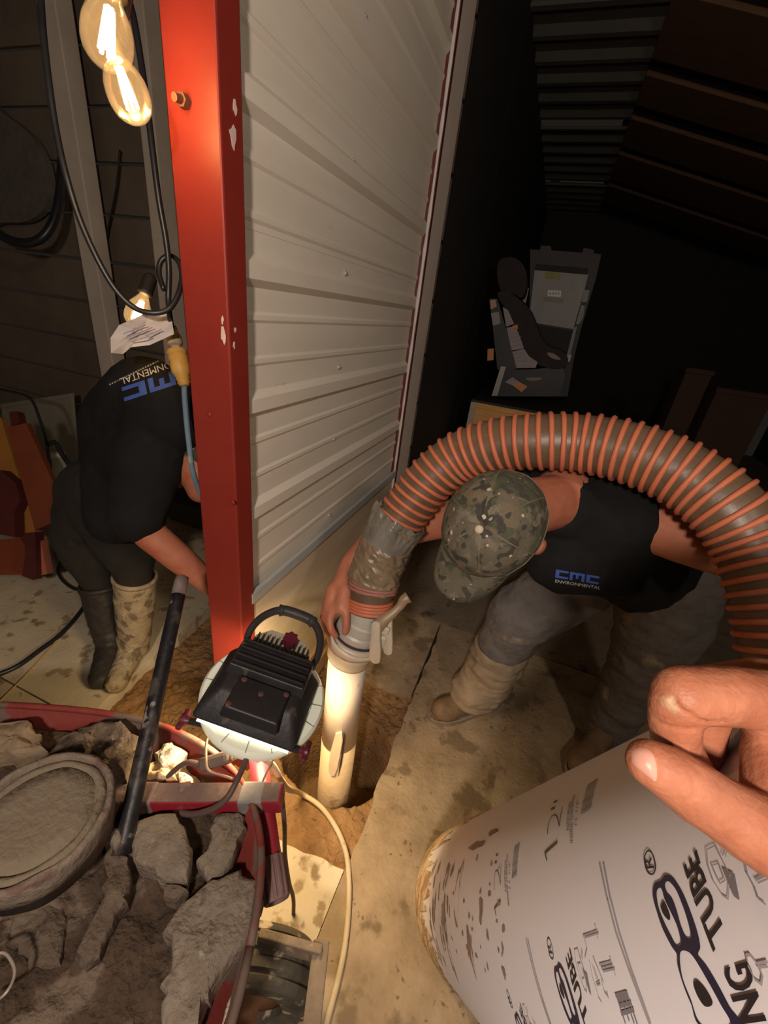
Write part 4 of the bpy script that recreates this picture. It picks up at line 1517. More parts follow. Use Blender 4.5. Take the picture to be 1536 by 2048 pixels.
wmesh('rim', wobble(lathe((ux, uy, 0.69), (0, 0, 1), [(pr * 0.93, -0.075), (pr * 0.985, -0.03), (pr, -0.014), (pr, -0.004), (pr * 0.985, 0.0), (pr * 0.93, 0.002), (pr * 0.90, -0.002), (pr * 0.885, -0.009), (pr * 0.87, -0.02), (pr * 0.85, -0.05)], 80, True), 0.004, 30), pan_m, pan, True)
wmesh('filling', wobble(lathe((ux, uy, 0.69), (0, 0, 1), [(pr * 0.9, -0.035), (pr * 0.875, -0.009), (pr * 0.82, -0.004), (pr * 0.765, -0.005), (pr * 0.75, -0.011), (pr * 0.735, -0.0115), (pr * 0.72, -0.006), (pr * 0.5, -0.005), (pr * 0.2, -0.005)], 80), 0.0035, 24), fill_m, pan, True)
# wire loop at the edge of the barrow
loop = spline([onz(-40, 1925, 0.60), onz(5, 1905, 0.60), onz(26, 1928, 0.60), onz(28, 1955, 0.60), onz(8, 1990, 0.60), onz(-30, 2010, 0.58)], 8)
tag(wmesh('wire_loop', sweep(loop, 0.0022, 8), M('wire_pale', (0.40, 0.33, 0.28), rough=0.5, metal=0.4), smooth=True), 'thin bent wire loop lying on the mud at the left edge of the barrow', 'wire')

# black pole standing in the rubble
pa, pb = P(258, 1640, 0.77), P(365, 1152, 1.02)
pole = thing('tool_handle', 'black scuffed tool pole with a worn grey tip, leaning out of the wheelbarrow', 'pole', pa)
pole_m = M('pole_black', (0.008, 0.008, 0.010), (0.022, 0.020, 0.022), 24, 0.42, bump=0.2, spots=((0.22, 0.19, 0.17), 40, 0.60, 8), spots2=((0.06, 0.048, 0.042), 18, 0.55, 6), spec=0.3, stretch=(1, 1, 0.6))
pd = (pb - pa).normalized()
wmesh('shaft', sweep(resample([pa - pd * 0.05, pa.lerp(pb, 0.9)], 0.02), 0.0158, 20), pole_m, pole, True)
tag(wmesh('worn_tip', sweep([pa.lerp(pb, 0.9), pa.lerp(pb, 0.97), pa.lerp(pb, 0.993), pb], [0.0158, 0.0158, 0.0145, 0.009], 20), M('worn_grip', (0.10, 0.065, 0.06), (0.20, 0.16, 0.15), 40, 0.6), pole, True), 'worn greyish tip')

# ================================================================== CORDS near the barrow
beige = M('cord_beige', (0.48, 0.38, 0.24), (0.58, 0.48, 0.33), 14, 0.6, spots=((0.30, 0.22, 0.12), 20, 0.62, 4))
cord = thing('extension_cord', 'beige extension cord with a dark plug, curving from the work light across the trench', 'cord', onz(690, 1720, 0.0))
cpts = [P(487, 1506, 0.86), P(515, 1510, 0.86), P(545, 1530, 0.88), P(562, 1560, 0.92), P(577, 1578, 1.08)]
cpts += [onz(600, 1586, 0.03), onz(640, 1612, 0.0), onz(672, 1655, -0.005), onz(692, 1705, -0.004), onz(698, 1760, 0.006), onz(697, 1820, 0.006), onz(690, 1890, 0.006), onz(676, 1960, 0.006), onz(655, 2040, 0.006), onz(640, 2100, 0.006)]
cs = resample(spline(cpts, 10), 0.012)
wmesh('cord', sweep(cs, [0.0062 + 0.0018 * min(1, i / 30) for i in range(len(cs))], 10), beige, cord, True)
a, b = P(402, 1530, 0.86), P(462, 1512, 0.858)
x_, y_, z_ = frame(b - a, (CAM - a).normalized())
wmesh('plug_body', box((a + b) / 2, (0.026, 0.034, (b - a).length), (x_, y_, z_), 0.008), M('plug_dark', (0.10, 0.07, 0.055), (0.17, 0.125, 0.10), 12, 0.6), cord)
for k in range(4):
    q = b.lerp(P(487, 1506, 0.86), 0.2 + 0.2 * k)
    wmesh('strain_relief', lathe(q, b - a, [(0.0095 - 0.0008 * k, -0.0018), (0.0095 - 0.0008 * k, 0.0018)], 12), beige, cord)
wmesh('plug_cord', sweep(spline([P(404, 1530, 0.86), P(375, 1525, 0.862), P(350, 1540, 0.865), P(332, 1560, 0.87), P(322, 1585, 0.875)], 6), 0.0055, 10), cable_dark, cord, True)
brown_cord = resample(spline([P(563, 1590, 0.85), P(569, 1650, 0.90), P(570, 1710, 0.98), P(578, 1765, 1.05), P(587, 1800, 1.10), P(585, 1850, 1.16), P(580, 1890, 1.2)], 8), 0.012)
tag(wmesh('brown_cord', sweep(brown_cord, 0.0052, 10), cable_dark, smooth=True), 'thin brown cord hanging past the ribbed red foot towards the tyre', 'cord')

# ================================================================== STRING LIGHT: three filament bulbs
glass_m = bpy.data.materials.new('amber_glass')
glass_m.use_nodes = True
nt = glass_m.node_tree
nt.nodes.clear()
o_ = nt.nodes.new('ShaderNodeOutputMaterial')
tr = nt.nodes.new('ShaderNodeBsdfTransparent')
tr.inputs[0].default_value = (1.0, 0.86, 0.62, 1)
em = nt.nodes.new('ShaderNodeEmission')
em.inputs[0].default_value = (1.0, 0.58, 0.25, 1)
em.inputs[1].default_value = 0.30  # faint glow put into the glass for the bulb's glare haze
gl = nt.nodes.new('ShaderNodeBsdfGlossy')
gl.inputs['Roughness'].default_value = 0.1
ad = nt.nodes.new('ShaderNodeAddShader')
fz_ = nt.nodes.new('ShaderNodeLayerWeight')
fz_.inputs[0].default_value = 0.25
mx = nt.nodes.new('ShaderNodeMixShader')
nt.links.new(tr.outputs[0], ad.inputs[0])
nt.links.new(em.outputs[0], ad.inputs[1])
nt.links.new(fz_.outputs['Fresnel'], mx.inputs[0])
nt.links.new(ad.outputs[0], mx.inputs[1])
nt.links.new(gl.outputs[0], mx.inputs[2])
nt.links.new(mx.outputs[0], o_.inputs[0])
fil_m = M('filament', (1, 0.8, 0.5), emit=((1.0, 0.72, 0.36), 22.0))
sock_m = M('socket_black', (0.014, 0.012, 0.012), (0.03, 0.026, 0.024), 20, 0.5)
cable_blk = M('cable_black', (0.010, 0.010, 0.012), (0.022, 0.022, 0.025), 14, 0.38, spec=0.5)


def bulb(neck, tip, label, rad, watts, grp='filament bulbs on the string light'):
    ax = (tip - neck).normalized()
    L = (tip - neck).length
    t = thing('light_bulb', label, 'bulb', neck, grp)
    prof = [(0.34, 0.0), (0.38, 0.08), (0.60, 0.22), (0.86, 0.37), (0.98, 0.52), (1.0, 0.64), (0.97, 0.76), (0.86, 0.87), (0.65, 0.945), (0.36, 0.987), (0.02, 1.0)]
    wmesh('glass', lathe(neck, ax, [(r * rad, h * L) for r, h in prof], 32), glass_m, t, True)
    x, y, z = frame(ax)
    for k in range(6):
        a = 2 * math.pi * k / 6
        d = x * math.cos(a) + y * math.sin(a)
        wmesh('filament', cyl(neck + ax * (L * 0.25) + d * rad * 0.13, neck + ax * (L * 0.82) + d * rad * 0.27, rad * 0.085, 6), fil_m, t)
    wmesh('socket', lathe(neck - ax * rad * 1.7, ax, [(rad * 0.30, 0), (rad * 0.55, rad * 0.25), (rad * 0.58, rad * 1.5), (rad * 0.62, rad * 1.55), (rad * 0.62, rad * 1.8), (rad * 0.3, rad * 1.85)], 20), sock_m, t, True)
    point_light('bulb_light', neck + ax * L * 0.55, watts, (1.0, 0.66, 0.33), rad * 0.5)
    return neck - ax * rad * 1.7


s1 = bulb(P(222, -22, 0.585), P(211, 134, 0.60), 'upper glowing filament bulb beside the red post', 0.0330, 2.0)
s2 = bulb(P(229, 106, 0.62), P(272, 236, 0.625), 'lower glowing filament bulb of the pair beside the red post', 0.0300, 2.0)
s3 = bulb(P(290, 586, 1.10), P(266, 652, 1.10), 'dim bulb behind the paper tag, above the bent man', 0.030, 0.35)
wire = thing('string_wire', 'black string light wire feeding the bulbs beside the red post', 'wire', s1)
wmesh('wire', sweep(spline([P(265, -120, 0.60), P(250, -80, 0.59), s1], 6), 0.005, 8), cable_blk, wire, True)
wmesh('wire', sweep(spline([P(268, -60, 0.63), P(250, 40, 0.63), P(228, 70, 0.622), s2], 6), 0.005, 8), cable_blk, wire, True)
# looped black cable
loop = [P(78, -60, 0.80), P(86, 60, 0.80), P(97, 160, 0.81), P(112, 260, 0.83), P(132, 350, 0.85), P(160, 440, 0.88), P(196, 520, 0.91), P(232, 580, 0.94), P(268, 615, 0.96), P(305, 626, 0.97), P(338, 618, 0.98), P(356, 590, 0.99),
        P(364, 555, 1.0), P(358, 525, 1.0), P(340, 512, 1.0), P(322, 522, 1.0), P(318, 548, 1.0), P(328, 580, 1.0)]
tag(wmesh('hanging_cable', sweep(resample(spline(loop, 8), 0.008), 0.0062, 10), cable_blk, smooth=True), 'long black cable hanging in a deep loop from the roof at the left', 'cable')
tail = [P(252, -20, 0.85), P(268, 40, 0.85), P(283, 130, 0.87), P(294, 210, 0.88), P(305, 300, 0.90), P(318, 400, 0.93), P(332, 480, 0.96), P(338, 540, 0.98), P(337, 606, 1.0), P(343, 655, 1.05)]
tag(wmesh('drop_cord', sweep(resample(spline(tail, 8), 0.008), 0.0068, 10), cable_blk, smooth=True), 'straight black cord dropping from the bulbs to the yellow connector', 'cord')
# paper tag
papr = M('tag_paper', (0.56, 0.50, 0.48), (0.66, 0.60, 0.57), 9, 0.7, spots=((0.42, 0.34, 0.33), 20, 0.62, 5))
pt = thing('paper_tag', 'crumpled white paper tag hanging on the cord over the bent man', 'tag', P(285, 665, 1.03))
ol = [(222, 706), (221, 676), (238, 650), (262, 640), (300, 622), (340, 616), (348, 668), (300, 690), (262, 694), (246, 708)]
cx_, cy_ = 285, 662
vs = [P(cx_, cy_, 1.02)]
n = len(ol)
for s in (0.5, 1.0):
    for i, (x, y) in enumerate(ol):
        vs.append(P(cx_ + (x - cx_) * s, cy_ + (y - cy_) * s, 1.03 + 0.012 * ((i % 2) * 2 - 1) * s))
fs = [(0, 1 + i, 1 + (i + 1) % n) for i in range(n)] + [(1 + i, 1 + n + i, 1 + n + (i + 1) % n, 1 + (i + 1) % n) for i in range(n)]
pv = wmesh('paper', (vs, fs), papr, pt)
md = pv.modifiers.new('t', 'SOLIDIFY')
md.thickness = 0.001
for k, (q0, q1) in enumerate((((246, 668), (292, 650)), ((252, 676), (305, 655)), ((290, 672), (322, 660)), ((262, 684), (300, 672)))):
    a, b = P(*q0, 1.006), P(*q1, 1.006)
    wmesh('print_line', beam(a, b, 0.0022, 0.0006, (CAM - a).normalized()), M('tag_ink', (0.30, 0.22, 0.24), rough=0.7), pt)
# yellow connector and blue cord going behind the post
yel = M('yellow_plug', (0.44, 0.23, 0.045), (0.60, 0.36, 0.10), 20, 0.5, spots=((0.24, 0.13, 0.05), 24, 0.60, 4))
cn = thing('cord_connector', 'muddy yellow cord connector with a blue cord, hanging beside the red post', 'connector', P(358, 735, 1.08))
a, b = P(353, 700, 1.08), P(369, 772, 1.085)
ax = (b - a).normalized()
L = (b - a).length
autosmooth(wmesh('body', lathe(a, ax, [(0.018, 0), (0.024, 0.002), (0.0245, 0.010), (0.022, 0.014), (0.024, 0.020), (0.0235, L * 0.6), (0.018, L * 0.72), (0.0165, L * 0.75), (0.0175, L * 0.8), (0.0145, L * 0.86), (0.0155, L * 0.92), (0.011, L)], 20), yel, cn), 35)
clr = M('clear_plug', (0.34, 0.24, 0.14), (0.52, 0.42, 0.28), 24, 0.2, spec=0.7)
a2 = P(343, 652, 1.07)
autosmooth(wmesh('plug', lathe(a2, (a - a2), [(0.010, 0), (0.013, 0.006), (0.012, 0.012), (0.014, 0.018), (0.0185, 0.026), (0.0185, 0.045), (0.012, 0.050), (0.012, (a - a2).length)], 18), clr, cn), 35)
blue = M('blue_cord', (0.10, 0.17, 0.24), (0.17, 0.25, 0.32), 14, 0.6, spots=((0.36, 0.32, 0.24), 16, 0.64, 4))
wmesh('cord', sweep(resample(spline([b, P(369, 790, 1.085), P(374, 850, 1.085), P(378, 885, 1.09), P(384, 935, 1.11), P(396, 975, 1.15), P(415, 1015, 1.2), P(440, 1060, 1.26)], 7), 0.01), 0.0072, 10), blue, cn, True)

# ================================================================== MAN BENDING OVER THE HOSE (right)
skin = M('skin', (0.36, 0.115, 0.062), (0.47, 0.185, 0.112), 16, 0.5, bump=0.06, bs=160, spec=0.35, spots=((0.40, 0.11, 0.06), 11, 0.60, 5))
shirt_m = M('black_cotton', (0.006, 0.006, 0.007), (0.013, 0.0125, 0.0135), 8, 0.9, bump=0.3, bs=30, spots=((0.022, 0.018, 0.015), 10, 0.68, 6), spec=0.2)
jean_m = M('muddy_jeans', (0.10, 0.097, 0.10), (0.20, 0.18, 0.16), 14, 0.95, bump=0.5, bs=60, spots=((0.30, 0.24, 0.17), 9, 0.62, 8))
jean_d = M('mud_caked_denim', (0.25, 0.19, 0.13), (0.38, 0.30, 0.205), 18, 0.95, bump=0.4, bs=40, spots=((0.19, 0.165, 0.135), 8, 0.60, 5))
boot_m = M('muddy_boot', (0.14, 0.085, 0.045), (0.25, 0.165, 0.09), 22, 0.75, bump=0.25, bs=50, spots=((0.36, 0.27, 0.17), 9, 0.62, 5))
sole_m = M('boot_sole', (0.20, 0.155, 0.11), (0.30, 0.24, 0.18), 20, 0.8)

hc = P(984, 1050, 0.825)
man = thing('person', 'man in a camouflage cap and black shirt bending over to hold the hose coupling', 'person', (0.3, 1.35, 0.0))
hu = (P(957, 1054, 0.70) - hc).normalized()
hf = P(898, 1172, 0.8) - P(985, 1050, 0.8)
hf = (hf - hu * hf.dot(hu)).normalized()
hx = hf.cross(hu).normalized()


def H(x, f, u):
    return hc + hx * x + hf * f + hu * u


nb = P(1125, 1000, 1.0)
sh_r, sh_l = P(1020, 1005, 1.13), P(1240, 1022, 0.98)
el_r, wr_r = P(806, 1062, 1.27), P(700, 1128, 1.185)
el_l = P(1500, 1125, 0.91)
body = merge(
    ball(hc - hu * 0.005, (0.078, 0.096, 0.10), axes=(hx, hf, hu)),
    capsule(H(0, 0.035, -0.06), 0.060, H(0, 0.055, -0.105), 0.042),
    capsule(H(0, 0.094, -0.028), 0.012, H(0, 0.112, -0.050), 0.014),
    capsule(H(-0.018, 0.082, -0.082), 0.010, H(0.018, 0.082, -0.082), 0.010),
    ball(H(0.094, -0.010, -0.045), (0.014, 0.020, 0.032), axes=(hx, hf, hu)), ball(H(-0.094, -0.010, -0.045), (0.014, 0.020, 0.032), axes=(hx, hf, hu)),
    chain([(H(0, -0.03, -0.03), 0.062), (nb, 0.064)]),
    chain([(nb, 0.08), (P(1210, 1060, 1.12), 0.13), (P(1285, 1115, 1.32), 0.13)]),
    chain([(sh_r, 0.062), (el_r, 0.046), (P(745, 1085, 1.215), 0.041), (wr_r, 0.029)]),
    chain([(sh_l, 0.068), (P(1360, 1072, 0.935), 0.060), (el_l, 0.050)]),
    chain([(el_l, 0.048), (P(1590, 1110, 0.80), 0.036), (P(1640, 1060, 0.76), 0.030)]),
)
# right hand on the coupling: palm, four fingers over the claw rim, thumb
pm = P(676, 1186, 1.135)
hand = merge(
    capsule(wr_r, 0.028, P(682, 1168, 1.15), 0.026), capsule(P(690, 1180, 1.135), 0.022, P(682, 1216, 1.115), 0.019), capsule(P(668, 1180, 1.15), 0.024, P(660, 1218, 1.135), 0.020),
    chain([(P(692, 1200, 1.122), 0.016), (P(692, 1228, 1.105), 0.0125), (P(693, 1250, 1.100), 0.0108), (P(690, 1266, 1.105), 0.0095)]),
    chain([(P(668, 1214, 1.125), 0.016), (P(659, 1238, 1.118), 0.0115), (P(662, 1258, 1.112), 0.0105), (P(672, 1272, 1.118), 0.0090)]),
    chain([(P(660, 1214, 1.14), 0.016), (P(650, 1240, 1.135), 0.0112), (P(654, 1260, 1.135), 0.0100), (P(664, 1273, 1.14), 0.0085)]),
    chain([(P(655, 1206, 1.155), 0.015), (P(646, 1232, 1.155), 0.0105), (P(650, 1252, 1.16), 0.0095), (P(660, 1264, 1.165), 0.0080)]),
    chain([(P(682, 1175, 1.14), 0.016), (P(702, 1196, 1.16), 0.0125), (P(706, 1222, 1.18), 0.0105)]),
)
lhand = merge(capsule(P(1640, 1060, 0.76), 0.030, P(1660, 1030, 0.75), 0.032),
              *[chain([(P(1650 + 9 * k, 1020, 0.75), 0.012), (P(1640 + 9 * k, 985, 0.74), 0.010), (P(1625 + 9 * k, 965, 0.73), 0.009)]) for k in range(4)],
              chain([(P(1665, 1050, 0.74), 0.014), (P(1625, 1030, 0.72), 0.010)]))
bd_ = skinned('body', merge(body, hand, lhand), skin, man, 0.0055, 4)
# hair, cap
hair_m = M('hair', (0.06, 0.035, 0.02), (0.11, 0.06, 0.035), 60, 0.8, bump=0.6, bs=120)
skinned('hair', merge(ball(H(0, -0.025, -0.015), (0.083, 0.080, 0.085), axes=(hx, hf, hu)), capsule(H(0, -0.07, -0.04), 0.045, H(0, -0.06, -0.075), 0.04)), hair_m, man, 0.006, 4, 0.003, 60)
camo = bpy.data.materials.new('camouflage')
camo.use_nodes = True
nt = camo.node_tree
b = nt.nodes['Principled BSDF']
b.inputs['Roughness'].default_value = 0.85
tc = nt.nodes.new('ShaderNodeTexCoord')
prev = None
for k, (sc_, th, col) in enumerate(((0, 0, (0.105, 0.092, 0.062)), (14, 0.50, (0.062, 0.064, 0.040)), (17, 0.55, (0.125, 0.10, 0.066)), (20, 0.59, (0.036, 0.034, 0.027)), (34, 0.57, (0.145, 0.122, 0.088)), (60, 0.62, (0.045, 0.042, 0.033)), (110, 0.77, (0.33, 0.28, 0.225)))):
    if k == 0:
        rgb = nt.nodes.new('ShaderNodeRGB')
        rgb.outputs[0].default_value = (*col, 1)
        prev = rgb.outputs[0]
        continue
    n_ = nt.nodes.new('ShaderNodeTexNoise')
    n_.noise_dimensions = '4D'
    n_.inputs['W'].default_value = 7.7 * k
    n_.inputs['Scale'].default_value = sc_
    n_.inputs['Detail'].default_value = 4 if k < 5 else 0
    nt.links.new(tc.outputs['Object'], n_.inputs[0])
    r_ = nt.nodes.new('ShaderNodeValToRGB')
    r_.color_ramp.elements[0].position = th
    r_.color_ramp.elements[1].position = th + 0.03
    nt.links.new(n_.outputs[0], r_.inputs[0])
    m_ = nt.nodes.new('ShaderNodeMix')
    m_.data_type = 'RGBA'
    nt.links.new(r_.outputs[0], m_.inputs[0])
    nt.links.new(prev, m_.inputs[6])
    m_.inputs[7].default_value = (*col, 1)
    prev = m_.outputs[2]
nt.links.new(prev, b.inputs['Base Color'])
n_ = nt.nodes.new('ShaderNodeTexNoise')
n_.inputs['Scale'].default_value = 45
n_.inputs['Detail'].default_value = 5
nt.links.new(tc.outputs['Object'], n_.inputs[0])
bp = nt.nodes.new('ShaderNodeBump')
bp.inputs['Strength'].default_value = 0.4
bp.inputs['Distance'].default_value = 0.01
nt.links.new(n_.outputs[0], bp.inputs['Height'])
nt.links.new(bp.outputs[0], b.inputs['Normal'])


def cap_pt(a, e):
    """a round the head (0 = front), e from 0 (edge) to 1 (button)"""
    rr = (1 - max(0, e) ** 2.3) ** 0.55
    x, f = 0.096 * math.sin(a) * rr, 0.112 * math.cos(a) * rr - 0.004
    u = -0.018 + 0.135 * e
    pk = 0.0032 * noise.noise(V((math.sin(a) * 4, math.cos(a) * 4, e * 5)))
    return H(x * (1 + pk * 8), f * (1 + pk * 8), u + pk + 0.010 * math.cos(a) * (1 - e))


cap_ = thing  # (cap is clothing: a child of the man)
vs, fs = [], []
NA, NE = 72, 22
for i in range(NE + 1):
    for k in range(NA):
        vs.append(cap_pt(2 * math.pi * k / NA, i / NE * 0.9999))
for i in range(NE + 1):
    for k in range(NA):
        p = cap_pt(2 * math.pi * k / NA, (NE - i) / NE * 0.9999)
        vs.append(p + (hc + hu * 0.02 - p).normalized() * 0.003)
for i in range(2 * NE + 1):
    for k in range(NA):
        fs.append((i * NA + k, i * NA + (k + 1) % NA, (i + 1) * NA + (k + 1) % NA, (i + 1) * NA + k))
crown = wmesh('cap', (vs, fs), camo, man, True)
tag(crown, 'dirty camouflage baseball cap')
thread_m = M('cap_seam', (0.22, 0.18, 0.115), (0.11, 0.095, 0.06), 40, 0.9)
for k in range(6):
    a = 2 * math.pi * (k + 0.5) / 6 + 0.05
    wmesh('seam', sweep([cap_pt(a, 0.02 + 0.93 * i / 14) for i in range(15)], 0.0013, 6), thread_m, crown, True)
wmesh('cap_button', ball(cap_pt(0, 0.995), (0.008, 0.008, 0.005), axes=(hx, hf, hu)), M('dirt_dab', (0.46, 0.38, 0.29), rough=0.8), crown, True)
wmesh('sweatband', sweep([cap_pt(2 * math.pi * k / 60, 0.03) for k in range(61)], 0.0016, 6), thread_m, crown, True)
for px, py, r in ((968, 1034, 5), (974, 1072, 3), (975, 1091, 3), (1021, 1112, 4), (1046, 1031, 4), (979, 979, 6), (908, 1018, 4), (998, 987, 2.5), (903, 1065, 5), (926, 1045, 2), (898, 1080, 3.5)):
    me = crown.data
    bvh = BVHTree.FromPolygons([v.co + ORG[crown.name] for v in me.vertices], [tuple(p.vertices) for p in me.polygons])
    h_ = bvh.ray_cast(CAM, ray(px, py))
    if h_[0] is not None:
        x_, y_, z_ = frame(h_[1])
        k = r * h_[3] / FPX
        pts = [h_[0] + (x_ * math.cos(q * 0.9) + y_ * math.sin(q * 0.9)) * k * random.uniform(0.7, 1.1) - ray(px, py) * 0.0004 for q in range(7)]
        wmesh('dirt_spot', prism(pts, -ray(px, py) * 0.0012), M('dirt_dab', (0.46, 0.38, 0.29), rough=0.8), crown)
# brim: curved plate from the front edge
vs, fs = [], []
NB, NW = 10, 28
for i in range(NB + 1):
    s = i / NB
    for k in range(NW + 1):
        t = -1 + 2 * k / NW
        a = t * 1.08
        x0, f0 = 0.096 * math.sin(a), 0.112 * math.cos(a) - 0.004
        ext = 0.078 * math.sqrt(max(0, 1 - abs(t) ** 3.2))
        x = x0 * (1 - 0.04 * s) + 0.0
        f = f0 + ext * s
        u = -0.016 + 0.010 * math.cos(a) - 0.020 * s - 0.022 * (t * t) * (0.3 + s)
        vs.append(H(x, f, u))
m = len(vs)
vs += [v - hu * 0.0035 for v in vs]
w_ = NW + 1
for i in range(NB):
    for k in range(NW):
        a = i * w_ + k
        fs.append((a, a + 1, a + w_ + 1, a + w_))
        fs.append((m + a, m + a + w_, m + a + w_ + 1, m + a + 1))
for k in range(NW):
    fs.append((k, m + k, m + k + 1, k + 1))
    a = NB * w_ + k
    fs.append((a, a + 1, m + a + 1, m + a))
for i in range(NB):
    fs.append((i * w_, (i + 1) * w_, m + (i + 1) * w_, m + i * w_))
    a = i * w_ + NW
    fs.append((a, m + a, m + a + w_, a + w_))
br_ = wmesh('brim', (vs, fs), camo, crown, True)
eye_w = M('eye_white', (0.6, 0.55, 0.5), rough=0.3)
for s in (-1, 1):
    wmesh('eye', ball(H(0.030 * s, 0.086, -0.030), 0.011, 10, 7), eye_w, man, True)
# shirt
sh = merge(
    chain([(P(1128, 1010, 1.01), 0.090), (P(1190, 1030, 1.07), 0.150), (P(1255, 1085, 1.24), 0.155), (P(1300, 1120, 1.36), 0.165)]),
    chain([(P(1150, 1040, 1.05), 0.095), (P(1158, 1095, 1.06), 0.085), (P(1200, 1120, 1.12), 0.10)]), chain([(P(1122, 1118, 1.05), 0.085), (P(1175, 1130, 1.09), 0.080), (P(1245, 1130, 1.15), 0.085)]),
    chain([(P(1165, 1060, 1.08), 0.110), (P(1225, 1115, 1.18), 0.115), (P(1275, 1140, 1.28), 0.13)]),
    chain([(P(1180, 1035, 1.04), 0.11), (P(1245, 1040, 0.99), 0.095), (P(1264, 1046, 0.985), 0.086)]),
    chain([(P(1100, 1005, 1.06), 0.10), (P(1030, 1005, 1.12), 0.09)]),
)
shirt = skinned('shirt', sh, shirt_m, man, 0.009, 8, 0.006, 13)
# trousers
hip_r, hip_l = P(1225, 1105, 1.42), P(1338, 1135, 1.36)
kn_r, kn_l = P(1040, 1232, 1.52), P(1292, 1320, 1.50)
an_r, an_l = P(965, 1374, 1.745), P(1215, 1448, 1.68)
tr_ = merge(
    chain([(hip_r, 0.155), (P(1130, 1175, 1.47), 0.125), (kn_r, 0.112), (P(995, 1310, 1.64), 0.096), (an_r, 0.082)]),
    chain([(hip_l, 0.165), (P(1325, 1230, 1.42), 0.150), (kn_l, 0.118), (P(1250, 1395, 1.6), 0.098), (an_l, 0.085)]),
    capsule(hip_r, 0.16, hip_l, 0.165),
    chain([(P(985, 1350, 1.70), 0.082), (P(950, 1380, 1.73), 0.085)]),
    ball(P(930, 1385, 1.74), 0.06),
)
tro = skinned('trousers', tr_, jean_m, man, 0.010, 5, 0.009, 10, (1, 1, 2.2))
cuff = skinned('muddy_cuff', merge(chain([(P(1004, 1296, 1.62), 0.108), (P(983, 1340, 1.695), 0.106), (an_r, 0.100)]), chain([(P(985, 1350, 1.70), 0.096), (P(945, 1382, 1.73), 0.092)])), jean_d, man, 0.009, 4, 0.010, 13, (1, 1, 2.4))


def work_boot(heel, toe, ankle, parent, mat, solem, w=0.052, toe_w=0.05):
    heel, toe = V(heel), V(toe)
    d = (toe - heel)
    L = d.length
    d.normalize()
    s = V((-d.y, d.x, 0))
    z = V((0, 0, 1))
    up_ = merge(
        chain([(heel + d * 0.045 + z * 0.055, 0.046), (heel + d * 0.10 + z * 0.055, 0.047), (heel + d * (L - 0.105) + z * 0.055, 0.047), (heel + d * (L - 0.052) + z * 0.050, 0.044)]),
        ball(heel + d * (L - 0.075) + z * 0.048, (0.062, 0.056, 0.042), axes=(d, s, z)),
        chain([(heel + d * 0.055 + z * 0.07, 0.050), (ankle, 0.056)]),
        chain([(heel + d * 0.13 + z * 0.075, 0.040), (heel + d * 0.07 + z * 0.13, 0.048)]),
    )
    boot = skinned('boot', up_, mat, parent, 0.006, 4, 0.002, 30)
    ol = []
    for k in range(40):
        a = 2 * math.pi * k / 40
        x = math.cos(a)
        ol.append(heel + d * (L / 2 + x * L / 2) + s * (math.sin(a) * (0.046 + 0.014 * max(0, x)) * (1 - 0.10 * math.exp(-((x + 0.25) / 0.3) ** 2)) * 1.04) + z * 0.001)
    wmesh('sole', prism(ol, z * 0.022), solem, boot)
    wmesh('welt', sweep([p + z * 0.024 for p in ol + ol[:1]], 0.0045, 6), solem, boot, True)
    return boot


def scuffed(px0, px1):
    a, b = onz(*px0), onz(*px1)
    a.z = b.z = 0
    return a, b


hl, te = scuffed((985, 1408), (832, 1448))
b1 = work_boot(hl, hl + (te - hl).normalized() * 0.315, P(962, 1385, 1.76), man, boot_m, sole_m)
hl2 = V((0.62, 1.47, 0))
work_boot(hl2, hl2 + V((-0.16, -0.28, 0)).normalized() * 0.30, P(1213, 1445, 1.69), man, boot_m, sole_m)
# chest print
blue_ink = M('print_blue', (0.045, 0.10, 0.40), rough=0.8)
pale_ink = M('print_pale', (0.55, 0.52, 0.48), rough=0.8)
C_ = [(0, 0, 0.30, 1), (0.30, 0, 1.0, 0.27), (0.30, 0.73, 1.0, 1)]
M_ = [(0, 0, 0.2, 1), (0.2, 0.72, 1.0, 1), (0.41, 0.25, 0.59, 0.72), (0.8, 0, 1.0, 0.72)]
cmc = [(x0, y0, x1, y1) for x0, y0, x1, y1 in C_] + [(x0 * 1.15 + 1.12, y0, x1 * 1.15 + 1.12, y1) for x0, y0, x1, y1 in M_] + [(x0 + 2.40, y0, x1 + 2.40, y1) for x0, y0, x1, y1 in C_]
print_on('chest_print', rects(cmc), (1110, 1155), (1197, 1169), (1112, 1139), shirt, blue_ink, shirt)
print_on('chest_print', flat_text('ENVIRONMENTAL'), (1110, 1165), (1200, 1179), (1111, 1159), shirt, pale_ink, shirt)

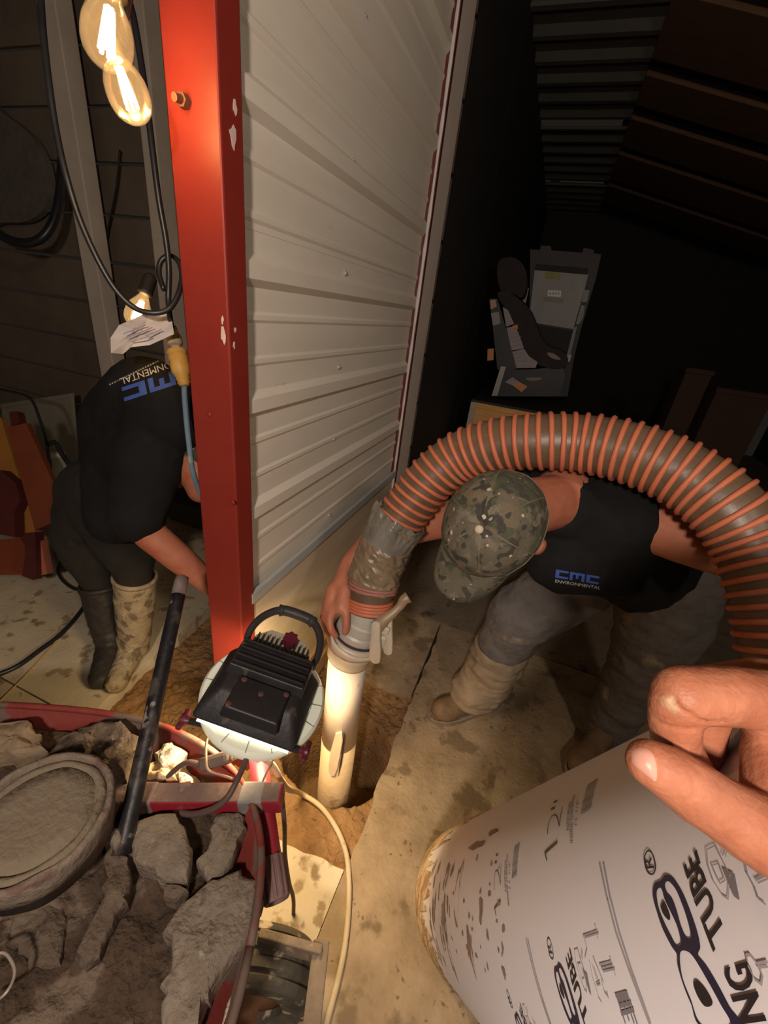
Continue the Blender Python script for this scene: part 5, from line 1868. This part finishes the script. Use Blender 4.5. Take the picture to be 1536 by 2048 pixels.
# ================================================================== MAN BENT BEHIND THE RED POST (left)
man2 = thing('person', 'man in a black shirt and mud covered rubber boots, bent over behind the red post', 'person', (-1.4, 1.0, 0))
h2 = P(386, 905, 1.30)
skin2 = skin
bd2 = merge(
    ball(h2, (0.078, 0.080, 0.105)), capsule(h2 + V((0.03, -0.02, -0.05)), 0.06, h2 + V((0.05, -0.03, -0.10)), 0.045),
    capsule(h2 + V((0.085, -0.05, -0.03)), 0.012, h2 + V((0.095, -0.055, -0.05)), 0.013),
    chain([(h2, 0.06), (P(345, 850, 1.22), 0.065)]),
    chain([(P(335, 845, 1.24), 0.07), (P(265, 880, 1.45), 0.09)]),
    chain([(P(300, 930, 1.22), 0.058), (P(283, 1040, 1.22), 0.050), (P(300, 1068, 1.235), 0.047), (P(360, 1118, 1.28), 0.044), (P(425, 1172, 1.34), 0.033)]),
    capsule(P(425, 1172, 1.34), 0.032, P(448, 1195, 1.36), 0.030),
    *[chain([(P(446 + 5 * k, 1192 - 4 * k, 1.37), 0.012), (P(466 + 5 * k, 1212 - 4 * k, 1.39), 0.010), (P(474 + 5 * k, 1232 - 3 * k, 1.40), 0.009)]) for k in range(4)],
    chain([(P(440, 1205, 1.36), 0.014), (P(450, 1230, 1.37), 0.010)]),
)
skinned('body', bd2, skin, man2, 0.0065, 4)
shirt2 = skinned('shirt', merge(
    chain([(P(262, 905, 1.50), 0.158), (P(262, 850, 1.42), 0.150), (P(298, 800, 1.30), 0.128), (P(350, 835, 1.22), 0.105)]),
    chain([(P(285, 800, 1.36), 0.125), (P(250, 960, 1.42), 0.125)]),
    chain([(P(320, 870, 1.25), 0.105), (P(292, 960, 1.23), 0.090), (P(277, 1030, 1.22), 0.080)]),
    chain([(P(262, 905, 1.40), 0.13), (P(290, 930, 1.28), 0.10)]), chain([(P(250, 960, 1.42), 0.13), (P(235, 1030, 1.42), 0.10)]),
), shirt_m, man2, 0.009, 8, 0.006, 12)
dark_den = M('dark_trousers', (0.012, 0.010, 0.008), (0.024, 0.020, 0.016), 7, 0.95, bump=0.3, spots=((0.06, 0.047, 0.033), 9, 0.66, 5))
skinned('trousers', merge(
    chain([(P(215, 985, 1.58), 0.145), (P(235, 1070, 1.62), 0.105), (P(265, 1125, 1.63), 0.082), (P(268, 1165, 1.65), 0.066)]),
    chain([(P(195, 985, 1.66), 0.14), (P(160, 1075, 1.74), 0.105), (P(190, 1140, 1.74), 0.075), (P(203, 1175, 1.74), 0.06)]),
), dark_den, man2, 0.009, 6, 0.010, 11)
rub = M('muddy_rubber', (0.27, 0.21, 0.13), (0.42, 0.34, 0.23), 26, 0.7, bump=0.5, bs=70, spots=((0.17, 0.13, 0.08), 20, 0.52, 9))
rub_shade = M('shaded_rubber', (0.018, 0.015, 0.014), (0.04, 0.034, 0.03), 10, 0.6, bump=0.2, spots=((0.10, 0.08, 0.055), 12, 0.66, 5))  # second boot of the pair: its shade is put into darker rubber


def rubber_boot(top, ank, toe, mat):
    z = V((0, 0, 1))
    rr = [(top, 0.078), (top.lerp(ank, 0.3), 0.074), (top.lerp(ank, 0.7), 0.062), (top.lerp(ank, 0.92), 0.058)]
    foot = merge(chain([(ank + z * 0.055, 0.056), (ank.lerp(toe, 0.5) + z * 0.045, 0.048), (toe + z * 0.040, 0.042)]), chain([(ank + z * 0.10, 0.058), (ank + z * 0.05, 0.054)]))
    shaft = []
    ax = (top - ank).normalized()
    x, y, _ = frame(ax)
    bo = skinned('rubber_boot', merge(sweep([p for p, r in rr], [r for p, r in rr], 24), foot), mat, man2, 0.006, 3, 0.004, 22)
    wmesh('boot_collar', lathe(top - ax * 0.004, ax, [(0.070, 0), (0.081, 0), (0.082, 0.012), (0.078, 0.020), (0.070, 0.018)], 30, True), mat, bo, True)
    wmesh('boot_opening', lathe(top + ax * 0.006, ax, [(0.072, 0), (0.001, 0.001)], 30), M('gap_shade', (0.06, 0.03, 0.03), rough=0.9), bo)  # disc in the boot mouth, coloured dark for the shade inside
    return bo


rubber_boot(P(270, 1156, 1.655), V((-1.365, 0.945, 0)), V((-1.275, 0.79, 0)), rub)
rubber_boot(P(202, 1172, 1.745), onz(226, 1306), onz(205, 1372), rub_shade)
print_on('back_print', rects(cmc), (398, 724), (243, 775), (404, 752), shirt2, blue_ink, shirt2)
print_on('back_print', flat_text('ENVIRONMENTAL'), (392, 704), (239, 757), (396, 717), shirt2, pale_ink, shirt2)
arc = []
x_ = 0.0
random.seed(3)
while x_ < 1:
    w_ = random.uniform(0.012, 0.03)
    arc.append((x_, 0, x_ + w_, 1))
    x_ += w_ + 0.014
ap = print_on('back_print', rects(arc), (352, 703), (218, 768), (353, 706), shirt2, M('print_dim', (0.26, 0.25, 0.24), rough=0.8), shirt2)
tag(ap, kind='stuff')
cap2 = skinned('cap', merge(ball(h2 + V((-0.012, 0.008, 0.035)), (0.094, 0.096, 0.085)), chain([(h2 + V((0.06, -0.03, 0.02)), 0.03), (h2 + V((0.12, -0.06, -0.01)), 0.012)])), camo, man2, 0.007, 5)

# ================================================================== PHOTOGRAPHER'S HAND (right edge)
skin_h = M('hand_skin', (0.27, 0.086, 0.042), (0.39, 0.155, 0.088), 55, 0.5, bump=0.14, bs=420, spec=0.3, spots=((0.44, 0.29, 0.17), 42, 0.68, 5))
hd = thing('person', 'close hand of a person reaching in over the white tube, thumb below curled fingers', 'person', P(1500, 1560, 0.19))
fin = merge(
    chain([(P(1660, 1415, 0.195), 0.0150), (P(1470, 1392, 0.182), 0.0126), (P(1366, 1390, 0.176), 0.0120), (P(1350, 1406, 0.177), 0.0100), (P(1349, 1440, 0.180), 0.0103), (P(1352, 1490, 0.186), 0.0098), (P(1395, 1560, 0.195), 0.0090)]),
    chain([(P(1680, 1380, 0.225), 0.0150), (P(1520, 1368, 0.212), 0.0130), (P(1424, 1380, 0.205), 0.0120), (P(1408, 1450, 0.208), 0.0104), (P(1402, 1500, 0.212), 0.0100), (P(1405, 1560, 0.215), 0.0090)]),
    chain([(P(1690, 1380, 0.245), 0.0140), (P(1540, 1372, 0.238), 0.0125), (P(1440, 1392, 0.235), 0.0115), (P(1408, 1455, 0.235), 0.0100), (P(1412, 1505, 0.232), 0.0088)]),
    chain([(P(1700, 1390, 0.262), 0.0125), (P(1560, 1380, 0.258), 0.0110), (P(1460, 1388, 0.255), 0.0100), (P(1405, 1430, 0.25), 0.0085), (P(1400, 1470, 0.245), 0.0078)]),
    chain([(P(1300, 1526, 0.166), 0.0090), (P(1335, 1545, 0.166), 0.0104), (P(1390, 1582, 0.166), 0.0121), (P(1430, 1608, 0.165), 0.0119), (P(1500, 1652, 0.163), 0.0136), (P(1580, 1690, 0.160), 0.0155), (P(1680, 1690, 0.16), 0.022)]),
    chain([(P(1670, 1420, 0.20), 0.020), (P(1650, 1500, 0.190), 0.0235), (P(1690, 1640, 0.175), 0.026)]),
    chain([(P(1700, 1400, 0.235), 0.020), (P(1720, 1560, 0.21), 0.028), (P(1800, 1640, 0.19), 0.030)]),
    chain([(P(1600, 1560, 0.178), 0.013), (P(1640, 1490, 0.188), 0.018)]),
    chain([(P(1510, 1400, 0.185), 0.0118), (P(1562, 1470, 0.184), 0.0120), (P(1551, 1522, 0.181), 0.0124), (P(1562, 1600, 0.172), 0.0135)]),
    chain([(P(1800, 1620, 0.19), 0.030), (P(1960, 1650, 0.19), 0.028)]),
)
hb = skinned('hand', fin, skin_h, hd, 0.0012, 5, 0.0002, 180)
CREASES = [([(1346, 1402), (1362, 1420), (1385, 1434), (1406, 1444)], 2.6, 0.0011), ([(1312, 1442), (1340, 1455), (1388, 1460)], 2.4, 0.0009), ([(1404, 1445), (1426, 1446), (1446, 1444)], 2.4, 0.0009),
           ([(1446, 1428), (1448, 1446)], 2.2, 0.0008), ([(1316, 1436), (1345, 1440)], 1.8, 0.0005), ([(1390, 1565), (1386, 1600), (1392, 1640)], 2.2, 0.0006), ([(1366, 1575), (1360, 1600), (1368, 1625)], 2.0, 0.0005),
           ([(1414, 1600), (1410, 1630), (1416, 1655)], 2.2, 0.0005), ([(1340, 1392), (1344, 1410), (1336, 1425)], 2.0, 0.0004), ([(1318, 1500), (1330, 1535), (1322, 1568)], 2.2, 0.0006)]
RT = ROT.transposed()
org_h = ORG[hb.name]
for v in hb.data.vertices:
    p = v.co + org_h - CAM
    q = RT @ p
    if q.z > -0.05 or v.normal.dot(p) > 0:
        continue
    x, y = CX + FPX * q.x / -q.z, CY - FPX * q.y / -q.z
    if not (1290 < x < 1470 and 1380 < y < 1670) or -q.z > 0.205:
        continue
    off = 0.0
    for ln_, wd, dp in CREASES:
        best = 1e9
        for (x0, y0), (x1, y1) in zip(ln_, ln_[1:]):
            dx, dy = x1 - x0, y1 - y0
            t = max(0, min(1, ((x - x0) * dx + (y - y0) * dy) / (dx * dx + dy * dy)))
            best = min(best, math.hypot(x - x0 - dx * t, y - y0 - dy * t))
        off += dp * math.exp(-(best / (wd * 1.5)) ** 2)
    v.co -= v.normal * off
nail_m = M('thumb_nail', (0.50, 0.235, 0.17), (0.56, 0.31, 0.25), 40, 0.4, spec=0.3)
me = hb.data
bvh = BVHTree.FromPolygons([v.co + ORG[hb.name] for v in me.vertices], [tuple(p.vertices) for p in me.polygons])
nl = smooth_loop([(1262, 1502), (1278, 1494), (1296, 1497), (1309, 1512), (1315, 1538), (1313, 1564), (1300, 1557), (1278, 1540), (1263, 1524)], 4)
cxn, cyn = 1290, 1526
vs, fs = [], []
rings = (0.0, 0.3, 0.6, 0.85, 1.0)
for s, lf in zip(rings, (0.0011, 0.0010, 0.0008, 0.0005, -0.0002)):
    for x, y in nl:
        r_ = ray(cxn + (x - cxn) * s, cyn + (y - cyn) * s)
        h_ = bvh.ray_cast(CAM, r_)
        q = h_[0] if h_[0] is not None else P(cxn + (x - cxn) * s, cyn + (y - cyn) * s, 0.168)
        vs.append(q - r_ * lf)
n = len(nl)
for i in range(len(rings) - 1):
    for k in range(n):
        fs.append((i * n + k, i * n + (k + 1) % n, (i + 1) * n + (k + 1) % n, (i + 1) * n + k))
wmesh('nail', (vs, fs), nail_m, hb, True)

# ================================================================== DARK CORNER: crate with a child seat and a grey equipment case
O8, K8 = (860, 400), 440 / 1536


def q8(x, y):
    return O8[0] + x * K8, O8[1] + y * K8


def plate(name, pts, yy, th, mat, parent, bevel=0.0):
    return wmesh(name, prism([ony(*q8(x, y), yy) for x, y in pts], (0, th, 0)), mat, parent)


wood_o = M('orange_ply', (0.58, 0.29, 0.08), (0.78, 0.45, 0.16), 3, 0.5, bump=0.05, stretch=(1, 1, 7))
wood_e = M('pale_edge', (0.42, 0.34, 0.27), (0.52, 0.43, 0.35), 6, 0.7)
CY0 = 3.5
tl, trr = ony(945, 803, CY0), ony(1180, 842, CY0)
ZT = tl.z
cr = thing('cabinet', 'orange wooden cabinet with a pale edge strip, standing in the dark behind the hose', 'cabinet', (-0.13, 3.8, 0))
xa, xb = tl.x - 0.01, 0.30
wmesh('front_panel', box(((xa + xb) / 2 + 0.02, CY0 + 0.012, ZT / 2), (xb - xa - 0.05, 0.02, ZT - 0.02)), wood_o, cr)
wmesh('side_panel', box((xa + 0.010, CY0 + 0.32, ZT / 2), (0.02, 0.62, ZT)), wood_e, cr)
wmesh('side_panel', box((xb - 0.010, CY0 + 0.32, ZT / 2), (0.02, 0.62, ZT)), wood_e, cr)
wmesh('edge_strip', box((xa + 0.024, CY0 - 0.004, ZT / 2), (0.048, 0.02, ZT), bevel=0.003), wood_e, cr)
wmesh('top', box(((xa + xb) / 2, CY0 + 0.42, ZT + 0.009), (xb - xa, 0.85, 0.018), bevel=0.003), M('dark_top', (0.03, 0.027, 0.025), rough=0.7), cr)
wmesh('front_rail', box(((xa + xb) / 2 + 0.02, CY0 - 0.002, ZT - 0.02), (xb - xa - 0.05, 0.016, 0.04), bevel=0.003), wood_o, cr)
Z0 = ZT + 0.018
# child seat
seat_m = M('seat_fabric', (0.022, 0.017, 0.017), (0.038, 0.030, 0.029), 12, 0.85, bump=0.2)
seat_p = M('seat_plastic', (0.016, 0.016, 0.018), (0.03, 0.03, 0.032), 12, 0.5)
label_m = M('label_paper', (0.27, 0.24, 0.25), (0.34, 0.30, 0.31), 30, 0.6)
orange_m = M('label_orange', (0.55, 0.24, 0.09), rough=0.6)
SY = 3.62
cs_ = thing('car_seat', 'dark child car seat with white warning labels, on the cabinet in the dark', 'seat', (-0.2, SY + 0.2, Z0))
shell = smooth_loop([(470, 650), (540, 640), (620, 690), (690, 760), (735, 860), (775, 960), (830, 1020), (910, 1050), (960, 1095), (955, 1150), (900, 1180), (800, 1165), (720, 1130), (660, 1040), (615, 920), (560, 800), (500, 720)], 5)
autosmooth(plate('shell', shell, SY, 0.36, seat_m, cs_), 50)
head = smooth_loop([(480, 430), (560, 400), (630, 430), (668, 500), (670, 600), (640, 680), (570, 650), (500, 640), (470, 540)], 5)
autosmooth(plate('head_rest', head, SY + 0.10, 0.24, seat_m, cs_), 50)
plate('base', [(480, 1180), (560, 1165), (600, 1185), (740, 1180), (930, 1160), (945, 1240), (900, 1372), (470, 1372)], SY + 0.02, 0.34, seat_p, cs_)
plate('side_frame', [(415, 690), (470, 690), (560, 1000), (605, 1180), (470, 1180), (440, 900)], SY + 0.01, 0.05, seat_p, cs_)
plate('warning_label', [(508, 745), (545, 770), (588, 865), (532, 885)], SY - 0.004, 0.006, label_m, cs_)
plate('warning_label', [(534, 892), (595, 880), (622, 940), (655, 1032), (570, 1050)], SY - 0.004, 0.006, label_m, cs_)
plate('warning_label', [(574, 1058), (658, 1040), (690, 1090), (750, 1132), (738, 1172), (604, 1174)], SY - 0.004, 0.006, label_m, cs_)
for k in range(9):
    y0 = 905 + 28 * k
    x0 = 545 + 0.22 * (y0 - 900)
    plate('print_line', [(x0, y0), (x0 + 62 + (k % 3) * 8, y0 - 10), (x0 + 62 + (k % 3) * 8, y0 - 5), (x0, y0 + 5)], SY - 0.006, 0.002, M('tag_ink', (0.30, 0.22, 0.24), rough=0.7), cs_)
plate('label_tab', [(572, 880), (610, 868), (615, 900), (580, 912)], SY - 0.006, 0.004, orange_m, cs_)
plate('label_tab', [(418, 700), (458, 695), (466, 745), (424, 765)], SY - 0.006, 0.006, M('label_pink', (0.50, 0.30, 0.24), rough=0.6), cs_)
plate('label_tab', [(425, 790), (480, 780), (492, 862), (440, 878)], SY - 0.006, 0.006, label_m, cs_)
plate('label_tab', [(402, 1040), (445, 1036), (443, 1118), (400, 1122)], SY - 0.02, 0.006, orange_m, cs_)
plate('harness_slot', smooth_loop([(815, 1068), (860, 1070), (908, 1105), (905, 1116), (850, 1105)], 3), SY - 0.004, 0.008, M('slot_tan', (0.22, 0.18, 0.12), rough=0.6), cs_)
plate('buckle', smooth_loop([(668, 1246), (720, 1238), (778, 1242), (770, 1256), (700, 1262)], 3), SY + 0.012, 0.02, M('slot_tan', (0.22, 0.18, 0.12), rough=0.6), cs_)
plate('support_leg', [(495, 1160), (530, 1165), (470, 1368), (430, 1368)], SY - 0.03, 0.03, M('grey_metal', (0.24, 0.23, 0.22), (0.32, 0.31, 0.29), 10, 0.5, metal=0.4), cs_)
tg = thing('instruction_tag', 'small white and orange tag lying at the foot of the child seat', 'tag', ony(*q8(600, 1345), SY - 0.02))
plate('paper', [(523, 1272), (578, 1236), (612, 1262), (585, 1300)], SY - 0.012, 0.003, label_m, tg)
plate('colour_panel', [(585, 1300), (612, 1262), (680, 1302), (640, 1342)], SY - 0.012, 0.003, orange_m, tg)
# grey equipment case behind the seat
EY = 4.02
case_d = M('case_dark', (0.032, 0.028, 0.028), (0.045, 0.040, 0.039), 8, 0.6)
case_p = M('case_panel', (0.20, 0.195, 0.19), (0.27, 0.26, 0.25), 6, 0.5, stretch=(1, 1, 0.5))
ec = thing('equipment_case', 'grey front panel case in a dark frame, with a green sticker, behind the child seat', 'case', (0.0, EY + 0.1, Z0))
plate('frame', [(700, 345), (770, 348), (775, 318), (842, 322), (848, 352), (1065, 368), (1072, 335), (1140, 345), (1145, 372), (1196, 380), (1160, 540), (1060, 880), (1010, 1080), (960, 1372), (640, 1372), (690, 1000)], EY, 0.12, case_d, ec)
plate('recess', [(742, 445), (1108, 478), (1100, 520), (730, 490)], EY - 0.010, 0.012, M('case_black', (0.012, 0.011, 0.011), rough=0.7), ec)
plate('panel', [(730, 490), (1105, 522), (1080, 620), (1000, 902), (690, 850)], EY - 0.022, 0.024, case_p, ec)
plate('lower_recess', [(690, 862), (998, 912), (960, 1090), (700, 1050)], EY - 0.012, 0.014, M('case_black', (0.012, 0.011, 0.011), rough=0.7), ec)
plate('sticker', [(808, 502), (912, 510), (905, 556), (802, 546)], EY - 0.027, 0.006, M('sticker_green', (0.20, 0.20, 0.045), (0.26, 0.25, 0.07), 20, 0.6), ec)
plate('name_plate', [(824, 628), (918, 634), (912, 678), (820, 670)], EY - 0.027, 0.006, M('plate_white', (0.66, 0.65, 0.63), rough=0.5), ec)
for k in range(4):
    plate('print_line', [(832 + 20 * k, 642), (846 + 20 * k, 643), (844 + 20 * k, 664), (830 + 20 * k, 663)], EY - 0.029, 0.003, M('plate_print', (0.35, 0.34, 0.34), rough=0.6), ec)
plate('badge', [(794, 676), (938, 686), (926, 720), (794, 706)], EY - 0.027, 0.006, M('badge_dark', (0.05, 0.048, 0.05), rough=0.4), ec)
for k in range(7):
    plate('print_line', [(806 + 17 * k, 686 + 1.2 * k), (817 + 17 * k, 687 + 1.2 * k), (815 + 17 * k, 702 + 1.2 * k), (804 + 17 * k, 701 + 1.2 * k)], EY - 0.029, 0.003, M('badge_print', (0.20, 0.20, 0.20), rough=0.6), ec)
latch_m = M('latch_grey', (0.15, 0.15, 0.155), (0.22, 0.22, 0.22), 10, 0.5)
plate('latch', [(1078, 628), (1115, 630), (1095, 715), (1058, 712)], EY - 0.030, 0.04, latch_m, ec)
plate('latch', [(1055, 735), (1082, 738), (1070, 820), (1040, 870), (1018, 868)], EY - 0.030, 0.04, latch_m, ec)
plate('rod', [(1005, 890), (1028, 880), (978, 1090), (955, 1085)], EY - 0.020, 0.02, latch_m, ec)
plate('clip', [(952, 1082), (988, 1080), (975, 1130), (958, 1128)], EY - 0.026, 0.03, M('clip_white', (0.40, 0.40, 0.40), rough=0.5), ec)
plate('flap', [(632, 690), (680, 612), (690, 618), (668, 722)], EY - 0.03, 0.006, label_m, ec)
# faint boxes far right and pale scrap on the end wall
bxm = M('dark_carton', (0.045, 0.022, 0.014), (0.065, 0.034, 0.022), 6, 0.85)
b1_ = thing('storage_box', 'dark reddish box barely visible at the far right, the taller one', 'box', ony(1400, 1000, 4.4))
a = ony(1376, 735, 4.4)
b = ony(1432, 735, 4.4)
wmesh('carton', box(((a.x + b.x) / 2, 4.55, a.z / 2 - 0.02), (b.x - a.x, 0.3, a.z - 0.04), bevel=0.006), bxm, b1_)
wmesh('lid', box(((a.x + b.x) / 2, 4.55, a.z - 0.02), (b.x - a.x + 0.02, 0.32, 0.04), bevel=0.004), bxm, b1_)
a2, b2 = ony(1438, 775, 4.4), ony(1560, 775, 4.4)
b2_ = thing('storage_box', 'dark wide box barely visible at the far right edge, the lower one', 'box', ony(1500, 1000, 4.4))
wmesh('carton', box(((a2.x + b2.x) / 2, 4.58, a2.z / 2 - 0.02), (b2.x - a2.x, 0.34, a2.z - 0.04), bevel=0.006), bxm, b2_)
wmesh('lid', box(((a2.x + b2.x) / 2, 4.58, a2.z - 0.02), (b2.x - a2.x + 0.02, 0.36, 0.04), bevel=0.004), bxm, b2_)
rg = [onx(x, y, WX + 0.004) for x, y in smooth_loop([(1104, 326), (1118, 322), (1127, 335), (1125, 352), (1118, 366), (1108, 380), (1101, 362), (1100, 342)], 3)]
tag(wmesh('paper_scrap', prism(rg, (0.004, 0, 0)), M('scrap', (0.26, 0.24, 0.24), (0.34, 0.31, 0.30), 12, 0.8)), 'small pale scrap stuck high on the dark wall near the roof', 'paper')

# ================================================================== LEFT BACK CORNER
bd_m = M('white_board', (0.25, 0.23, 0.17), (0.33, 0.305, 0.235), 4, 0.7, spots=((0.24, 0.20, 0.14), 7, 0.68, 4))
BDY = 2.08
tlb, trb = ony(3, 808, BDY), ony(141, 787, BDY)
w_ = trb - tlb
ub = w_.normalized()
nb_ = V((0, -1, 0))
lb = thing('board', 'white stained sheet leaning at the back wall behind the orange sawhorse', 'board', (tlb.x + 0.5, BDY, 0))
zb = 0.03
wmesh('sheet', prism([tlb, trb, V((trb.x + 0.02, BDY - 0.10, zb)), V((tlb.x + 0.02, BDY - 0.10, zb))], (0, 0.025, 0)), bd_m, lb)
wmesh('edge_batten', prism([tlb + V((0, -0.012, 0.0)), trb + V((0, -0.012, 0)), trb + V((0, -0.012, -0.03)), tlb + V((0, -0.012, -0.03))], (0, 0.012, 0)), bd_m, lb)
# jug
jm = M('jug_plastic', (0.26, 0.27, 0.16), (0.34, 0.35, 0.22), 6, 0.45)
DJ = 2.35
j0, j1 = P(128, 965, DJ), None
jg = thing('jug', 'cloudy greenish plastic jug standing in front of the white board', 'jug', (j0.x, j0.y, 0))
jz = j0.z
wmesh('bottle', lathe((j0.x, j0.y, 0.0), (0, 0, 1), [(0.10, 0.002), (0.115, 0.02), (0.115, max(0.2, jz + 0.02)), (0.09, jz + 0.08), (0.035, jz + 0.12), (0.035, jz + 0.15)], 24), jm, jg, True)
wmesh('cap', lathe((j0.x, j0.y, jz + 0.15), (0, 0, 1), [(0.04, 0), (0.04, 0.025), (0.036, 0.03)], 18), M('cap_pale', (0.45, 0.42, 0.33), rough=0.5), jg, True)
tag(wmesh('thin_cable', sweep(resample(spline([P(-20, 775, 2.2), P(30, 785, 2.2), P(62, 798, 2.2), P(80, 840, 2.2), P(92, 880, 2.2), P(100, 930, 2.2), P(104, 955, 2.2)], 7), 0.02), 0.007, 8), cable_blk, smooth=True), 'thin dark cable trailing down the front of the white board', 'cable')
tag(wmesh('bent_hose', sweep(resample(spline([P(95, 889, 2.2), P(110, 884, 2.2), P(122, 905, 2.2), P(140, 930, 2.2), P(160, 943, 2.2), P(190, 950, 2.15)], 7), 0.02), 0.012, 8), cable_blk, smooth=True), 'bent dark hose end reaching from the board to the bent man', 'hose')
# orange sawhorse
orm = M('sawhorse_orange', (0.15, 0.030, 0.012), (0.20, 0.050, 0.020), 4, 0.6)
yem = M('sawhorse_yellow', (0.28, 0.11, 0.018), (0.34, 0.15, 0.03), 5, 0.6)
drm = M('sawhorse_red', (0.055, 0.009, 0.009), (0.09, 0.016, 0.014), 5, 0.6)
DS = 1.98
sw = thing('sawhorse', 'orange and red sawhorse at the left edge beside the bent man', 'sawhorse', onz(80, 1155))


def sp(pts, d, th, name, mat):
    f = ROT @ V((0, 0, -1))
    return wmesh(name, prism([P(x, y, d) for x, y in pts], f * th), mat, sw)


sp([(14, 854), (52, 846), (137, 1032), (70, 1060)], DS, 0.03, 'end_board', orm)
sp([(18, 824), (34, 822), (40, 846), (22, 852)], DS + 0.01, 0.04, 'peg', drm)
sp([(-30, 820), (2, 836), (30, 930), (72, 1052), (66, 1075), (30, 1072), (-40, 960)], DS + 0.05, 0.03, 'rail', yem)
sp([(-40, 960), (0, 940), (30, 965), (40, 1000), (28, 1025), (30, 1075), (-40, 1060)], DS - 0.02, 0.05, 'brace', drm)
sp([(-40, 1085), (40, 1075), (60, 1110), (48, 1150), (-40, 1150)], DS + 0.06, 0.05, 'foot_board', orm)
sp([(48, 1066), (70, 1064), (73, 1150), (66, 1160), (44, 1152), (50, 1110)], DS - 0.03, 0.05, 'leg', drm)
sp([(70, 1062), (80, 1075), (94, 1148), (74, 1152)], DS, 0.04, 'leg', M('sawhorse_pink', (0.34, 0.10, 0.06), (0.42, 0.15, 0.10), 6, 0.6))
# coil of dark hose hanging on the back wall
coil = [P(100, -40, 2.35), P(116, 100, 2.38), P(124, 230, 2.4), P(124, 330, 2.42), P(114, 420, 2.43), P(88, 472, 2.43), P(48, 486, 2.43), P(0, 470, 2.43), P(-60, 420, 2.43), P(-110, 300, 2.42), P(-90, 100, 2.4), P(-20, -30, 2.38)]
tag(wmesh('hanging_hose', sweep(resample(spline(coil, 8), 0.02), 0.024, 12), cable_blk, smooth=True), 'thick black hose hanging in a big loop on the back wall at the left edge', 'hose')
bag = smooth_loop([(-60, 190), (10, 230), (60, 270), (92, 330), (96, 400), (60, 440), (0, 445), (-60, 440)], 5)
bg = [ony(x, y, 2.22) for x, y in bag]
tag(wmesh('wall_tarp', prism(bg, (0, 0.04, 0)), M('tarp_dark', (0.10, 0.085, 0.075), (0.16, 0.14, 0.12), 14, 0.9, bump=0.8, bs=14)), 'crumpled dark sheet hanging on the back wall inside the hose loop', 'sheet')
# cords on the left floor
tag(wmesh('power_cable', sweep(resample(spline([onz(196, 1140, 0.01), onz(188, 1180, 0.01), onz(160, 1225, 0.01), onz(122, 1268, 0.01), onz(80, 1300, 0.01), onz(30, 1335, 0.01), onz(-40, 1362, 0.01)], 8), 0.02), 0.010, 8), cable_blk, smooth=True), 'thick dark cord curving over the pale floor left of the rubber boots', 'cord')
tag(wmesh('floor_string', sweep(resample(spline([onz(190, 1165, 0.004), onz(160, 1220, 0.004), onz(110, 1285, 0.004), onz(60, 1342, 0.004), onz(0, 1402, 0.004), onz(-30, 1430, 0.004)], 8), 0.02), 0.0032, 6), M('yellow_string', (0.50, 0.33, 0.10), rough=0.7), smooth=True), 'thin yellow string running over the pale floor beside the dark cord', 'string')
tag(wmesh('cord_loop', sweep(resample(spline([onz(215, 1090, 0.012), onz(150, 1095, 0.012), onz(118, 1130, 0.012), onz(125, 1160, 0.012), onz(160, 1180, 0.012), onz(200, 1160, 0.012)], 8), 0.02), 0.008, 8), cable_blk, smooth=True), 'small dark loop of cord on the floor behind the rubber boots', 'cord')
tag(wmesh('thin_wire', sweep(resample(spline([ony(240, 300, 2.26), ony(232, 380, 2.26), ony(214, 470, 2.26), ony(206, 540, 2.26)], 7), 0.02), 0.006, 6), cable_blk, smooth=True), 'thin cord running down the dark back wall between the pale posts', 'cord')
# grey rags and a box behind the bent man, by the post
bk = thing('parts_bin', 'grey bin behind the forearm of the bent man, beside the red post', 'bin', onz(395, 1130))
a = ony(342, 1000, 1.95)
b = ony(412, 1000, 1.95)
wmesh('bin_body', box(((a.x + b.x) / 2 + 0.08, 2.05, a.z / 2), (b.x - a.x + 0.25, 0.2, a.z), bevel=0.01), M('bin_grey', (0.10, 0.095, 0.09), (0.15, 0.14, 0.13), 6, 0.8), bk)
wmesh('bin_lid', box(((a.x + b.x) / 2 + 0.08, 2.05, a.z + 0.012), (b.x - a.x + 0.28, 0.23, 0.025), bevel=0.006), M('bin_lid', (0.04, 0.03, 0.025), (0.08, 0.06, 0.045), 8, 0.8), bk)
